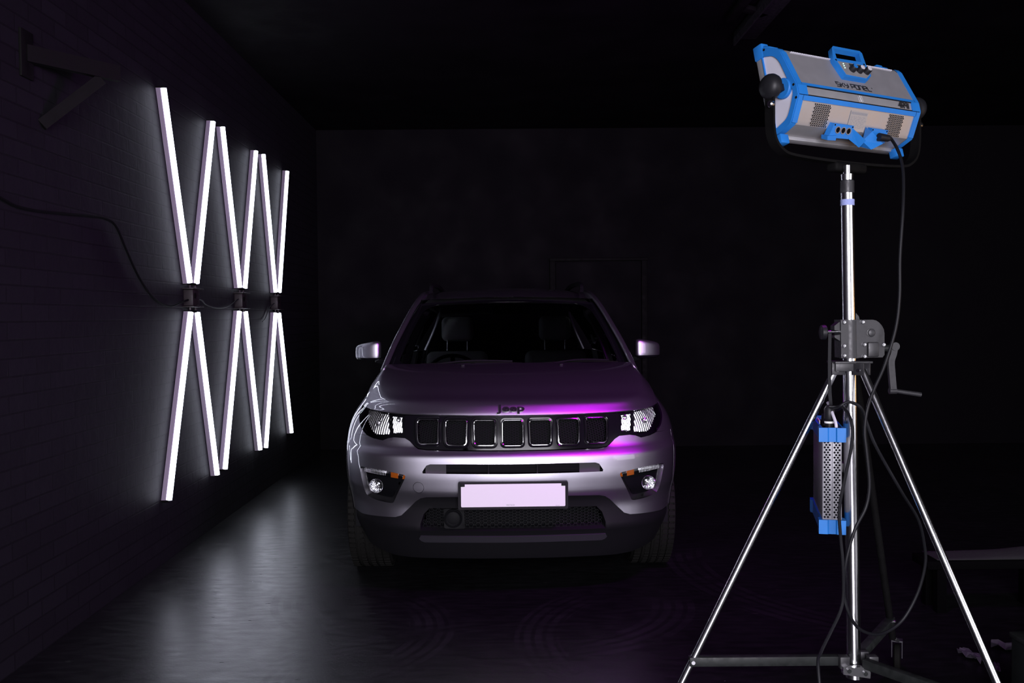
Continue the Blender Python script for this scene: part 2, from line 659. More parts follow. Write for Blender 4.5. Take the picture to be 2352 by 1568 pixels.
# ------------------------------------------------------------------ the room
WX, BY, RX, FY, CZ = -2.01, 9.92, 6.6, -3.2, 3.45
fl = MB().box(((WX + RX) / 2, (BY + FY) / 2, -0.05), (RX - WX + 0.4, BY - FY + 0.4, 0.1)).build('floor', M['floor'])
tag(fl, kind='structure')
o = MB().box((WX - 0.1, (BY + FY) / 2, CZ / 2), (0.2, BY - FY, CZ)).build('wall_left', M['brick'])
tag(o, kind='structure')
o = MB().box(((WX + RX) / 2, BY + 0.1, CZ / 2), (RX - WX + 0.4, 0.2, CZ)).build('wall_back', M['wall_black'])
tag(o, kind='structure')
o = MB().box((RX + 0.1, (BY + FY) / 2, CZ / 2), (0.2, BY - FY, CZ)).build('wall_right', M['wall_black'])
tag(o, kind='structure')
o = MB().box(((WX + RX) / 2, (BY + FY) / 2, CZ + 0.05), (RX - WX + 0.4, BY - FY + 0.4, 0.1)).build('ceiling', M['wall_black'])
tag(o, kind='structure')
# door and its lintel on the back wall
d1 = MB().box((1.02, BY - 0.02, 1.0), (0.92, 0.04, 2.0)).build('door_1', M['wall_black'])
tag(d1, kind='structure')
tr = MB()
tr.box((1.02, BY - 0.035, 2.035), (1.06, 0.07, 0.03), bev=0.004)
tr.box((0.525, BY - 0.03, 1.01), (0.06, 0.06, 2.02), bev=0.004)
tr.box((1.515, BY - 0.03, 1.01), (0.06, 0.06, 2.02), bev=0.004)
tag(tr.build('trim_1', M['painted_steel']), kind='structure')


# ------------------------------------------------------------------ the car (metres; x to the right, y back from the nose, z up)
CAR_O, CAR_TH, CAR_MID = Vector((0.036, 4.5, 0)), 0.009, 2.2
CAR_R = Matrix.Rotation(CAR_TH, 3, 'Z')
car = thing('car', CAR_O + CAR_R @ Vector((0, CAR_MID, 0)),
            'silver compact SUV facing the camera with a blank white number plate', 'car', rot=(0, 0, CAR_TH))


def CB(mb, name, m, parent=None, **k):
    """build a car part (car coordinates -> coordinates about the middle of the car's footprint)"""
    mb.v = [(a, b - CAR_MID, c) for a, b, c in mb.v]
    return mb.build(name, M[m] if isinstance(m, str) else m, parent or car, **k)


def car_ray(u, v):
    d = CAM_M @ Vector(((u - 1176) / FPX, (784 - v) / FPX, -1))
    ri = CAR_R.transposed()
    return ri @ (CAM_P - CAR_O), ri @ d


def car_at(u, v, y):
    o, d = car_ray(u, v)
    q = o + d * ((y - o.y) / d.y)
    return q


# plan curve of the lower body: half width and depth, by arc length t
_plan = [(0, 0), (0.15, .004), (0.3, .016), (.45, .040), (.55, .066), (.64, .103), (.71, .150), (.77, .208), (.82, .285),
         (.86, .375), (.89, .48), (.91, .61), (.92, .76), (.92, 1.0), (.915, 1.4), (.905, 2.2), (.905, 3.0), (.90, 3.6),
         (.88, 3.93), (.83, 4.13), (.70, 4.28), (.45, 4.36), (0, 4.39)]
_t = [0.0]
for a_, b_ in zip(_plan, _plan[1:]):
    _t.append(_t[-1] + math.hypot(b_[0] - a_[0], b_[1] - a_[1]))
TMAX = _t[-1]
PX = [(t, p[0] / .92) for t, p in zip(_t, _plan)]
PY = [(t, p[1]) for t, p in zip(_t, _plan)]
W_FRONT = [(.14, .84), (.20, .868), (.29, .892), (.40, .908), (.52, .922), (.66, .928), (.75, .924), (.82, .908), (.87, .886),
           (.92, .852), (.97, .818), (1.03, .792), (1.09, .775), (1.14, .765)]
W_SIDE = [(.14, .86), (.20, .88), (.3, .905), (.5, .92), (.62, .92), (.75, .915), (.87, .905), (.97, .89), (1.09, .865), (1.2, .84)]
P_TAB = [(.14, .14), (.18, .115), (.22, .095), (.30, .055), (.345, .032), (.37, .042), (.44, .050), (.49, .036), (.515, .018),
         (.56, .008), (.62, .0), (.68, .0015), (.702, .004), (.716, .010), (.726, .023), (.7335, .046), (.738, .054), (.75, .058), (.80, .0695), (.86, .0835),
         (.905, .094), (.93, .10), (1.2, .11)]
W_FRONT = [(a + .028, b) for a, b in W_FRONT]
P_TAB = [(a + .028, b) for a, b in P_TAB]
_cache = {}


def S(t, z):
    """point on the lower body"""
    key = (round(t, 5), round(z, 5))
    if key in _cache:
        return _cache[key]
    s = -1 if t < 0 else 1
    a = abs(t)
    y0 = interp(PY, a)
    k = smooth01((y0 - 0.9) / 0.6)
    if z > 0.9:
        h = smooth01((z - 0.9) / 0.15)
        k = k * (1 - h) + h * smooth01((y0 - 1.1) / 1.6)
    w = interp(W_FRONT, z) * (1 - k) + interp(W_SIDE, z) * k
    fade = 1 - smooth01((a - 0.9) / 0.7)
    q = Vector((s * interp(PX, a) * w, y0 + interp(P_TAB, z) * fade, z))
    _cache[key] = q
    return q


def SN(t, z):
    e = 0.006
    n = (S(t + e, z) - S(t - e, z)).cross(S(t, z + e) - S(t, z - e))
    return n.normalized()                                     # outward


def S_px(u, v):
    """where the line of sight through an image point meets the lower body: (t, z)"""
    o, d = car_ray(u, v)
    y = 0.1
    for _ in range(30):
        q = o + d * ((y - o.y) / d.y)
        z = q.z
        best = None
        x = abs(q.x)
        lo, hi = 0.0, 1.32
        if abs(S(hi, z).x) <= x:
            t = hi
        else:
            for _k in range(18):
                mid = (lo + hi) / 2
                if abs(S(mid, z).x) < x:
                    lo = mid
                else:
                    hi = mid
            t = (lo + hi) / 2
        y = 0.5 * y + 0.5 * S(t, z).y
    return (t, z)


def HL(pts):
    """image points of the left half of the face -> positive (t, z)"""
    return [S_px(*p) for p in pts]


def neg(pl):
    return [(-a, b) for a, b in reversed(pl)]


def full(half):
    """half outline starting and ending on the centre line -> closed outline"""
    h = [(0.0, half[0][1])] + list(half[1:-1]) + [(0.0, half[-1][1])]
    return h + [(-a, b) for a, b in reversed(h[1:-1])]


def patch(outline, holes=(), step=0.022, off=0.0, thick=0.012, F=S, FN=SN, mb=None, back=False):
    """trimmed piece of a surface with turned-in edges"""
    mb = mb or MB()
    loops = [densify(l, step) for l in (outline, *holes)]
    pts, edges = [], []
    for l in loops:
        o = len(pts)
        pts += l
        edges += [(o + i, o + (i + 1) % len(l)) for i in range(len(l))]
    xs = [p[0] for p in loops[0]]
    ys = [p[1] for p in loops[0]]
    bp = np.array(pts)
    nx = int((max(xs) - min(xs)) / step) + 1
    ny = int((max(ys) - min(ys)) / step) + 1
    for i in range(nx + 1):
        for j in range(ny + 1):
            p = (min(xs) + (i + 0.5 * (j % 2)) * step, min(ys) + j * step)
            if not inpoly(p, loops[0]) or any(inpoly(p, h) for h in loops[1:]):
                continue
            if np.min(np.sum((bp - np.array(p)) ** 2, axis=1)) < (0.5 * step) ** 2:
                continue
            pts.append(p)
    vs2, _e, fs2, _ov, _oe, _of = delaunay_2d_cdt([Vector(p) for p in pts], edges, [], 0, 1e-6)
    tris = []
    for f in fs2:
        c = sum((vs2[i] for i in f), Vector((0, 0))) / len(f)
        if inpoly(c, loops[0]) and not any(inpoly(c, h) for h in loops[1:]):
            tris.append(tuple(f))
    vs = [F(*p) + FN(*p) * off for p in vs2]
    mb.add(vs, tris)
    if thick:
        for l in loops:
            n = len(l)
            top = [F(*p) + FN(*p) * off for p in l]
            bot = [F(*p) + FN(*p) * (off - thick) for p in l]
            mb.add(top + bot, [(i, (i + 1) % n, n + (i + 1) % n, n + i) for i in range(n)])
    return mb


def hexmesh(outline, cell, w, off, depth, mb=None, F=S, FN=SN, squash=1.0, holes=()):
    """honeycomb lattice clipped to an outline"""
    mb = mb or MB()
    xs = [p[0] for p in outline]
    ys = [p[1] for p in outline]
    seen = set()
    dx, dy = cell * 1.5, cell * math.sqrt(3) * squash
    i = 0
    x = min(xs)
    while x < max(xs) + dx:
        y = min(ys) + (dy / 2 if i % 2 else 0)
        while y < max(ys) + dy:
            cor = [(x + cell * math.cos(R(60 * k)), y + cell * squash * math.sin(R(60 * k))) for k in range(6)]
            for k in range(6):
                a, b = cor[k], cor[(k + 1) % 6]
                m_ = ((a[0] + b[0]) / 2, (a[1] + b[1]) / 2)
                key = (round(m_[0], 4), round(m_[1], 4))
                if key in seen:
                    continue
                seen.add(key)
                if inpoly(a, outline) and inpoly(b, outline) and not any(inpoly(m_, h) for h in holes):
                    d = Vector((b[0] - a[0], b[1] - a[1])).normalized()
                    nn = Vector((-d.y, d.x)) * w / 2
                    q = [(a[0] + nn.x, a[1] + nn.y), (b[0] + nn.x, b[1] + nn.y), (b[0] - nn.x, b[1] - nn.y), (a[0] - nn.x, a[1] - nn.y)]
                    top = [F(*p) + FN(*p) * off for p in q]
                    bot = [F(*p) + FN(*p) * (off - depth) for p in q]
                    mb.add(top + bot, [(0, 1, 2, 3), (0, 4, 5, 1), (1, 5, 6, 2), (2, 6, 7, 3), (3, 7, 4, 0)])
            y += dy
        x += dx
        i += 1
    return mb


def on_S(path, off=0.0):
    return [S(*p) + SN(*p) * off for p in path]


# ---- outlines read off the left half of the face
headlight_half = HL([(833, 929), (846, 937), (872, 944), (900, 949), (930, 952.5), (930, 1004), (905, 1003), (892, 1005), (879, 1010),
                     (860, 1006), (842, 998), (830, 982), (825, 958)])
hood_front_t = headlight_half[1][0]
grille_half = HL([(1178, 954), (1100, 954), (1000, 954), (930, 952.5), (930, 1005), (941, 1013), (951, 1022.5), (960, 1029),
                  (980, 1032), (1060, 1034), (1178, 1034)])
bumper_top = HL([(1178, 1036), (1060, 1036), (980, 1034), (960, 1031), (951, 1024), (941, 1013), (930, 1006), (905, 1004), (892, 1006),
                 (879, 1011), (860, 1007), (842, 999)])
clad_top = HL([(1178, 1141), (1048, 1141), (980, 1141.5), (966, 1144), (955, 1151), (941, 1165), (922, 1183), (908, 1187), (860, 1183.5),
               (832, 1178)])
clad_low = HL([(832, 1215), (850, 1246), (874, 1262), (903, 1274), (941, 1280), (1040, 1283), (1178, 1283)])
T_SEAM = 1.035                                         # bumper / wing seam


def t_of_y(y):
    lo, hi = 0.0, TMAX
    for _ in range(40):
        m_ = (lo + hi) / 2
        if interp(PY, m_) < y:
            lo = m_
        else:
            hi = m_
    return lo


AX_F, AX_R, AX_Z, ARCH = 0.80, 3.43, 0.35, 0.43
tF, tR = t_of_y(AX_F), t_of_y(AX_R)


def arch(tc, r, a0, a1, n=24):
    return [(tc + r * math.cos(R(a0 + (a1 - a0) * i / n)), AX_Z + r * math.sin(R(a0 + (a1 - a0) * i / n))) for i in range(n + 1)]


# ---- front bumper skin
slot_half = HL([(1178, 1066), (1060, 1066), (988, 1066), (979, 1069), (970, 1083), (971, 1087), (1060, 1088.5), (1178, 1088.5)])
fog_out = round_poly(HL([(826, 1070), (836, 1072), (880, 1079), (933, 1091), (927, 1105), (904, 1154), (898, 1155), (862, 1147), (842, 1136),
                         (832, 1104)]), 0.02, 3)
tow_c = S_px(961, 1119.5)
tow_out = [(tow_c[0] + .0285 * math.cos(R(a)), tow_c[1] + .0285 * math.sin(R(a))) for a in range(0, 360, 15)]
tow_in = [(tow_c[0] + .0265 * math.cos(R(a)), tow_c[1] + .0265 * math.sin(R(a))) for a in range(0, 360, 15)]
b_side = [(T_SEAM, headlight_half[10][1] - 0.01), (T_SEAM, clad_top[-1][1] + 0.005)]
bump_half = bumper_top + b_side + clad_top[::-1]
bump = full(bump_half)
# tow cap is on the image-left side only
mb = patch(bump, [full(slot_half), fog_out, neg(fog_out), [(-a, b) for a, b in tow_out]], step=0.018, thick=0.03)
front_bumper = CB(mb, 'front_bumper', 'paint', sharp=60)
cap = CB(patch([(-a, b) for a, b in tow_in], step=0.012, off=-0.0008, thick=0.01), 'tow_eye_cover', 'paint', front_bumper)
# slot interior
mb = patch(full(slot_half), off=-0.045, thick=0)
CB(mb, 'intake_back', 'dark_inside', front_bumper)
for s in (-1, 1):
    mb = MB()
    a0, a1 = S_px(1022, 1070)[0], S_px(975, 1070)[0]
    zt, zb = slot_half[0][1] + .004, slot_half[-1][1] - .004
    mb.grid(lambda u, v: S(s * u, v) + SN(s * u, v) * -(0.030 - 0.012 * (u - a0) / (a1 - a0)), [a0 + (a1 - a0) * i / 6 for i in range(7)], [zb, zt])
    CB(mb, 'intake_blank', 'intake_grey', front_bumper)
mb = MB()
for tx in (S_px(1122, 1077)[0], -S_px(1122, 1077)[0]):
    p0, p1 = S(tx, zb), S(tx, zt)
    mb.bar(p0 + Vector((0, .028, 0)), p1 + Vector((0, .028, 0)), .007, .02, up=(0, 1, 0))
for k in range(3):
    zz = zb + (zt - zb) * (k + 0.5) / 3
    mb.sweep(on_S([(a / 100, zz) for a in range(-48, 49, 4)], -0.034), 0.002, 6)
CB(mb, 'intake_louvre', 'mesh_black', front_bumper)

# ---- grille band, slots
gb_out = full(grille_half)
slots = []
for k in range(7):
    i = k - 3
    cx = 1178 + i * 64.6
    if i == 0:
        l_, r_, t_, b_ = 1150.5, 1205.5, 961, 1026
    elif abs(i) == 1:
        l_, r_, t_, b_ = cx - 28, cx + 28, 961, 1026
    elif abs(i) == 2:
        l_, r_, t_, b_ = cx - 27.5, cx + 27, 960.5, 1025.5
    else:
        l_, r_, t_, b_ = cx - 27 * 1, cx + 27, 959.5, 1022.5
    if i > 0:
        continue
    h = HL([(l_, t_), (r_, t_), (r_ - 1.5, b_), (l_ + 1.5, b_)])
    if i == 0:
        ww = h[0][0]
        ww = (h[0][0] + S_px(2356 - r_, t_)[0]) / 2
        h = [(0.061, h[0][1]), (-0.061, h[0][1]), (-0.0585, h[2][1]), (0.0585, h[2][1])]
    slots.append((i, h))
slots = [(i, h) for i, h in slots] + [(-i, [(-a, b) for a, b in h]) for i, h in slots if i]


def inset(poly, d):
    cx = sum(p[0] for p in poly) / len(poly)
    cz = sum(p[1] for p in poly) / len(poly)
    w = max(p[0] for p in poly) - min(p[0] for p in poly)
    h = max(p[1] for p in poly) - min(p[1] for p in poly)
    return [(cx + (p[0] - cx) * (1 - 2 * d / w), cz + (p[1] - cz) * (1 - 2 * d / h)) for p in poly]


holes = [round_poly(inset(h, 0.004), 0.022, 5) for i, h in slots]
def SG(t, z):
    q = S(t, z)
    if z < .785:
        q = Vector((q.x, S(t, .785).y - (.785 - z) * .22, z))
    return q


def SGN(t, z):
    e = .006
    return (SG(t + e, z) - SG(t - e, z)).cross(SG(t, z + e) - SG(t, z - e)).normalized()


grille = CB(patch(gb_out, holes, F=SG, FN=SGN, step=0.018, off=-0.006, thick=0.035), 'grille_panel', 'gloss_black')
tag(grille, 'gloss black grille band')
for (i, h), hole in zip(slots, holes):
    ring = MB()
    p = densify(round_poly(inset(h, -0.001), 0.024, 6), 0.012)
    ring.sweep(on_S(p, -0.004), 0, closed=True, sec=[(.0015, -.0040), (.0035, .000), (.0015, .0040), (-.005, .0035), (-.007, 0), (-.005, -.0035)])
    CB(ring, 'slot_surround', 'gloss_black', grille)
    ring = MB()
    p = densify(round_poly(inset(h, 0.0075), 0.018, 6), 0.012)
    ring.sweep(on_S(p, -0.001), 0, closed=True, sec=[(.0042 * math.cos(R(a)), .0042 * math.sin(R(a))) for a in range(0, 360, 45)])
    rg = CB(ring, 'chrome_ring', 'chrome', grille)
    ins = round_poly(inset(h, 0.009), 0.016, 4)
    mbk = patch(ins, off=-0.034, thick=0, step=0.03)
    bk = CB(mbk, 'slot_back', 'dark_inside', grille)
    hm = hexmesh(inset(h, 0.004), 0.0088, 0.0022, -0.018, 0.012, squash=0.8)
    CB(hm, 'honeycomb_insert', 'mesh_black', grille, smooth=False)

# ---- lower cladding, lower grille, skid strip
lg_half = HL([(1178, 1168), (1060, 1167), (986, 1167), (973, 1180), (965, 1203), (966, 1219), (1178, 1220)])
lg = full(lg_half)
arc = arch(tF, ARCH, 180 + 28, 180 - 12, 8)
cl_half = clad_top + [(tF - ARCH - .012, clad_top[-1][1] - .006), (tF - ARCH - .012, AX_Z - .03)] + clad_low
clad = CB(patch(full(cl_half), [lg], step=0.022, off=-0.004, thick=0.04), 'lower_cladding', 'black_plastic', sharp=60)
mb = patch(lg, off=-0.075, thick=0)
CB(mb, 'grille_back', 'dark_inside', clad)
z0, z1 = lg_half[-1][1], lg_half[0][1]
sens = S_px(1041, 1191)
sq = [(-(sens[0] + .052), z1 - .004), (-(sens[0] - .056), z1 - .004), (-(sens[0] - .056), z0 + .002), (-(sens[0] + .052), z0 + .002)]
lgm = hexmesh(lg, 0.0125, 0.0024, -0.032, 0.015, squash=0.62, holes=[sq])
CB(lgm, 'lower_grille_mesh', 'mesh_black', clad, smooth=False)
mb = patch(round_poly(sq, 0.012, 3), off=-0.018, thick=0.03, step=0.03)
sb = CB(mb, 'sensor_bezel', 'mesh_black', clad)
pc = S(-sens[0], sens[1])
mb = MB().lathe([(0, .012), (.018, .012), (.032, .008), (.037, .010), (.043, .018), (.046, .016), (.046, 0)], pc + Vector((0, .016, 0)), (0, -1, 0), 36)
CB(mb, 'round_sensor', 'mesh_black', sb)
sk = HL([(1178, 1231), (1060, 1231), (966, 1230), (963, 1236), (968, 1241), (976, 1244), (1060, 1244.5), (1178, 1244.5)])
CB(patch(full(sk), off=0.004, thick=0.012, step=0.02), 'skid_strip', 'skid_silver', clad)

# ---- number plate
o_, d_ = car_ray(1178, 1137)
plate_y = -0.014
pA, pB = car_at(1050, 1105, plate_y), car_at(1307, 1170, plate_y)
cxp = (pA.x + pB.x) / 2
czp = (pA.z + pB.z) / 2
pw, ph = 0.543, 0.136
rp = round_poly([(-pw / 2, -ph / 2), (pw / 2, -ph / 2), (pw / 2, ph / 2), (-pw / 2, ph / 2)], .010, 4)
plate = CB(MB().prism(rp, (cxp, plate_y + .026, czp), (1, 0, 0), (0, 0, 1), 0.028), 'plate_frame', 'black_plastic')
ww, wh = .514, .113
rp = round_poly([(-ww / 2, -wh / 2), (ww / 2, -wh / 2), (ww / 2, wh / 2), (-ww / 2, wh / 2)], .006, 3)
npz = czp + 0.0015
pl = CB(MB().prism(rp, (cxp, plate_y - .001, npz), (1, 0, 0), (0, 0, 1), 0.0025), 'number_plate', 'plate_white', plate)
tag(pl, 'blank white number plate')
for s in (-1, 1):
    CB(MB().box((cxp + s * (ww / 2 - .008), plate_y - .0045, npz + wh / 2 - .005), (.022, .004, .013), bev=.0015), 'plate_clip', 'black_plastic', plate)
for txt, u, sz in (('FIRST4CAR', 1163, 0.0085), ('GB 26 98', 1276, 0.0050)):
    vs, fs = text_mesh(txt)
    q = car_at(u, 1160.5, plate_y)
    CB(MB().add([(q.x + a * sz, plate_y - .0042, q.z + b * sz) for a, b, c in vs], fs), 'plate_print', 'print_grey', plate, fix=False, smooth=False)

# ---- fog lamp pockets
strip = HL([(832, 1073.5), (880, 1081), (931, 1093), (928, 1104), (880, 1095), (835, 1086)])
ambr = HL([(894, 1085), (911, 1089), (911, 1101), (894, 1098)])
fogc = S_px(863.5, 1115.5)
fog_in = inset(fog_out, 0.010)
for s in (-1, 1):
    mm = (lambda p: p) if s > 0 else neg
    bz = CB(patch(mm(fog_out), off=-0.030, thick=0, step=0.02), 'fog_lamp_bezel', 'black_plastic')
    CB(patch(mm(inset(fog_out, 0.020)), off=-0.018, thick=0.014, step=0.02,
             holes=[[(s * fogc[0] + .039 * math.cos(R(a)), fogc[1] + .039 * math.sin(R(a))) for a in range(0, 360, 15)]]), 'bezel_inner', 'gloss_black', bz)
    st = CB(patch(mm(strip), off=-0.020, thick=0.012, step=0.014), 'running_light', 'chrome_soft', bz)
    ribs = MB()
    aa, bb = strip[0], strip[1]
    for k in range(16):
        f = k / 15
        ta = strip[0][0] + (strip[1][0] - strip[0][0]) * f
        zt_ = strip[0][1] + (strip[1][1] - strip[0][1]) * f - .004
        zb_ = strip[5][1] + (strip[4][1] - strip[5][1]) * f + .004
        ribs.sweep(on_S([(s * ta, zt_), (s * ta, zb_)], -0.017), 0.0022, 6)
    CB(ribs, 'reflector_rib', 'chrome', st)
    CB(patch(mm(ambr), off=-0.016, thick=0.006, step=0.014), 'turn_signal', 'amber', bz)
    tip = HL([(924, 1092), (930, 1093.5), (927.5, 1103), (921, 1102)])
    CB(patch(mm(tip), off=-0.016, thick=0.006, step=0.014), 'turn_signal', 'amber', bz)
    CB(patch(mm(strip), off=-0.009, thick=0.0, step=0.02), 'strip_lens', 'lens', bz)
    c = S(s * fogc[0], fogc[1])
    n = SN(s * fogc[0], fogc[1])
    ax = (Vector((0, -1, 0)) * 0.8 + n * 0.2).normalized()
    base = c - ax * 0.045
    bowl = MB()
    for k in range(9):
        pass
    bowl.lathe([(.010, .004), (.020, .008), (.028, .017), (.033, .030), (.035, .040)], base, ax, 40, caps=False)
    bowl.lathe([(0, .026), (.006, .024), (.007, .004)], base, ax, 20)
    fb = CB(bowl, 'fog_lamp', 'reflector', bz, fix=False)
    flute = MB()
    for k in range(14):
        a = R(k * 360 / 14)
        ex = rot_between((0, 0, 1), ax) @ Vector((math.cos(a), math.sin(a), 0))
        flute.sweep([base + ex * .012 + ax * .009, base + ex * .024 + ax * .013, base + ex * .032 + ax * .030], .0022, 6)
    CB(flute, 'reflector_rib', 'chrome', fb)
    CB(MB().lathe([(.0365, .036), (.038, .044), (.036, .046), (.034, .042)], base, ax, 40, caps=False), 'fog_lamp_ring', 'chrome_soft', fb)
    CB(MB().lathe([(.0355, .042), (.028, .047), (.015, .051), (0, .052)], base, ax, 32, caps=False), 'fog_lamp_lens', 'lens', fb)

# ---- headlamps
refl = HL([(838, 957), (844, 941), (851, 940), (893, 949.5), (926, 954.5), (926, 996), (906, 997), (893, 997.5), (878, 1002), (862, 1000), (850, 993)])
bowl_half = HL([(841, 957), (848, 943), (870, 946), (894, 950.5), (894, 998), (878, 999.5), (863, 997.5), (850, 989)])
turn_half = HL([(899, 954), (923.5, 957.5), (923.5, 994.5), (899, 995.5)])
hc = S_px(869, 972)
tc_ = S_px(911.5, 975)
turn_hole = (tc_[0], tc_[1])


def facet_reflector(poly, s, lam, zc, bulge, tilt, dep):
    """stepped lamp reflector: narrow upright facets that each look straight ahead"""
    mb = MB()
    ts = [p[0] for p in poly]
    zs = [p[1] for p in poly]
    nz = int((max(zs) - min(zs)) / .0035)
    for k in range(math.floor(min(ts) / lam), math.floor(max(ts) / lam) + 1):
        tm = (k + .5) * lam
        base = S(tm, zc).y + dep
        n_ = 5
        grid = []
        for j in range(nz + 1):
            z = min(zs) + (max(zs) - min(zs)) * j / nz
            for i in range(n_ + 1):
                a = (k + i / n_) * lam
                w = (a - tm) / (lam / 2)
                y = base + bulge * w * w + tilt * (z - zc) - .15 * (S(a, z).x - S(tm, z).x) + .00025 * math.sin(z * 2 * math.pi / .04 + k * 2.3)
                grid.append((a, z, Vector((s * S(a, z).x, y, z))))
        fs = []
        for j in range(nz):
            for i in range(n_):
                q = (j * (n_ + 1) + i, j * (n_ + 1) + i + 1, (j + 1) * (n_ + 1) + i + 1, (j + 1) * (n_ + 1) + i)
                c = (sum(grid[m][0] for m in q) / 4, sum(grid[m][1] for m in q) / 4)
                if inpoly(c, poly):
                    fs.append(q)
        if fs:
            mb.add([g[2] for g in grid], fs)
            # riser between this facet and the next one outward
            e = S((k + 1) * lam, zc).y + dep
    return mb


def P_at(z):
    return interp(P_TAB, z)




for s in (-1, 1):
    mm = (lambda p: p) if s > 0 else neg
    hl = CB(patch(mm(headlight_half), [mm(bowl_half), mm(turn_half)], step=0.02, off=-0.012, thick=0.03), 'headlight', 'gloss_black')
    CB(facet_reflector(bowl_half, s, .0150, hc[1], .0009, .11, .030), 'main_reflector', 'reflector', hl, sharp=60, fix=False)
    CB(facet_reflector(turn_half, s, .0110, tc_[1], .0006, .11, .026), 'signal_reflector', 'reflector', hl, sharp=60, fix=False)
    CB(patch(mm(bowl_half), off=-.085, thick=0, step=.03), 'reflector_back', 'chrome_soft', hl)
    CB(patch(mm(turn_half), off=-.075, thick=0, step=.03), 'reflector_back', 'chrome_soft', hl)
    wall_ = MB()
    for pl_ in (mm(bowl_half), mm(turn_half)):
        l = densify(pl_, .012)
        n_ = len(l)
        tp = on_S(l, -0.012)
        bt = on_S(l, -0.046)
        wall_.add(tp + bt, [(i, (i + 1) % n_, n_ + (i + 1) % n_, n_ + i) for i in range(n_)])
    CB(wall_, 'reflector_wall', 'chrome_soft', hl)
    cc = S(s * hc[0], hc[1]) + Vector((0, .026, 0))
    CB(MB().lathe([(.013, 0), (.015, .02), (.012, .034), (0, .038)], cc, (0, -1, 0), 24), 'bulb_shield', 'chrome_soft', hl)
    cc = S(s * tc_[0], tc_[1] + .024) + Vector((0, .020, 0))
    CB(MB().lathe([(.011, .0), (.013, .012), (.010, .014), (.008, .004), (0, .002)], cc, (0, -1, 0), 24), 'signal_bulb_ring', 'chrome_soft', hl)
    CB(patch(mm(headlight_half), step=0.02, off=-0.001, thick=0.0), 'headlight_lens', 'lens', hl)

# ---- hood
ZT = [(hood_front_t, headlight_half[1][1] + .001), (t_of_y(0.60), 1.010), (t_of_y(0.85), 1.068), (t_of_y(1.10), 1.110), (t_of_y(1.3), 1.118)]
T_BACK = t_of_y(1.10)
zf0 = grille_half[0][1] + .002
zf1 = ZT[0][1]
y00 = S(0, zf0).y
HM = [(0, y00, zf0), (.012, y00 + .004, zf0 + .009), (.04, y00 + .016, zf0 + .0275), (.08, y00 + .037, zf0 + .0515), (.11, y00 + .062, zf0 + .0650), (.2, y00 + .17, zf0 + .088), (.35, y00 + .34, zf0 + .129),
      (.55, y00 + .55, zf0 + .168), (.78, y00 + .76, zf0 + .198), (1.0, 1.01, 1.149)]
HMY = [(a, b) for a, b, c in HM]
HMZ = [(a, c) for a, b, c in HM]


def hood_F(a, b):
    tb = hood_front_t + (T_BACK - hood_front_t) * b
    E = S(tb, interp(ZT, tb))
    sg = -1 if a < 0 else 1
    u = abs(a)
    f = S(u * hood_front_t, zf0 + (zf1 - zf0) * u ** 2)
    f1 = S(hood_front_t, zf1)
    xs = f.x / f1.x
    yq = (f.y - y00) / (f1.y - y00)
    k = smooth01(b * 1.6)
    xs = xs * (1 - k) + u * k
    yq = yq * (1 - k) + u * u * k
    y = interp(HMY, b)
    z = interp(HMZ, b)
    uc = interp([(0, .50), (.06, .62), (.13, .76), (.25, .86), (.55, .93), (1, .965)], b)
    cr = max(0.0, (u - uc) / (1 - uc)) ** 1.2
    sh = .16 * u * u + .84 * cr
    k2 = smooth01(b * 12)
    sh = u * u * (1 - k2) + sh * k2
    return Vector((sg * xs * E.x, y + (E.y - y) * yq, z + (E.z - z) * sh))


def hood_N(a, b):
    e = .01
    b0, b1 = max(0, b - e), min(1, b + e)
    return (hood_F(a + e, b) - hood_F(a - e, b)).cross(hood_F(a, b1) - hood_F(a, b0)).normalized()


us = [math.copysign(1 - (1 - abs(i) / 44) ** 1.25, i) * 0.997 for i in range(-44, 45)]
vs_ = [(j / 44) ** 1.9 for j in range(45)]
mb = MB().grid(hood_F, us, vs_)
n_u = len(us)
edge = [hood_F(u, 0) for u in us]
for k_, (dy, dz) in enumerate(((.004, -.007), (.03, -.006))):
    pass
mb.grid(lambda u, k: hood_F(u, 0) + Vector((0, .003 * k + .012 * max(0, k - 1), -.006 * min(k, 1))), us, [0, 1, 2])
for sgn in (-1, 1):
    mb.grid(lambda b, k: hood_F(sgn * .997, b) + Vector((0, 0, -.02 * k)), vs_, [0, 1])
mb.grid(lambda u, k: hood_F(u, 1) + Vector((0, .004 * k, -.02 * k)), us, [0, 1])
hood = CB(mb, 'hood', 'paint', sharp=70)
# raised letters on the hood lip
vs, fs = text_mesh('Jeep', 0.026)
xmax = max(v[0] for v in vs)
wl = 0.133
sx = wl / xmax


def find_b(v_px):
    lo, hi = 0.0, 0.4
    o, d = car_ray(1176, v_px)
    for _ in range(40):
        m_ = (lo + hi) / 2
        q = hood_F(0, m_)
        zz = (o + d * ((q.y - o.y) / d.y)).z
        if q.z < zz:
            lo = m_
        else:
            hi = m_
    return lo


bb0, bb1 = find_b(945.5), find_b(931.0)
capz = 0.70
x_c = car_at(1174.5, 940, .1).x


def badge_pt(a, b, lift):
    h_a = (x_c + a * sx - wl / 2) / abs(hood_F(1, .05).x)
    h_b = bb0 + (bb1 - bb0) * b / capz
    # hood columns are not linear in x near the front: solve for the column
    aa = h_a
    for _ in range(6):
        aa += (x_c + a * sx - wl / 2 - hood_F(aa, max(0, h_b)).x) / abs(hood_F(1, .05).x)
    return hood_F(aa, max(0.0, h_b)) + hood_N(aa, max(0.012, h_b)) * lift


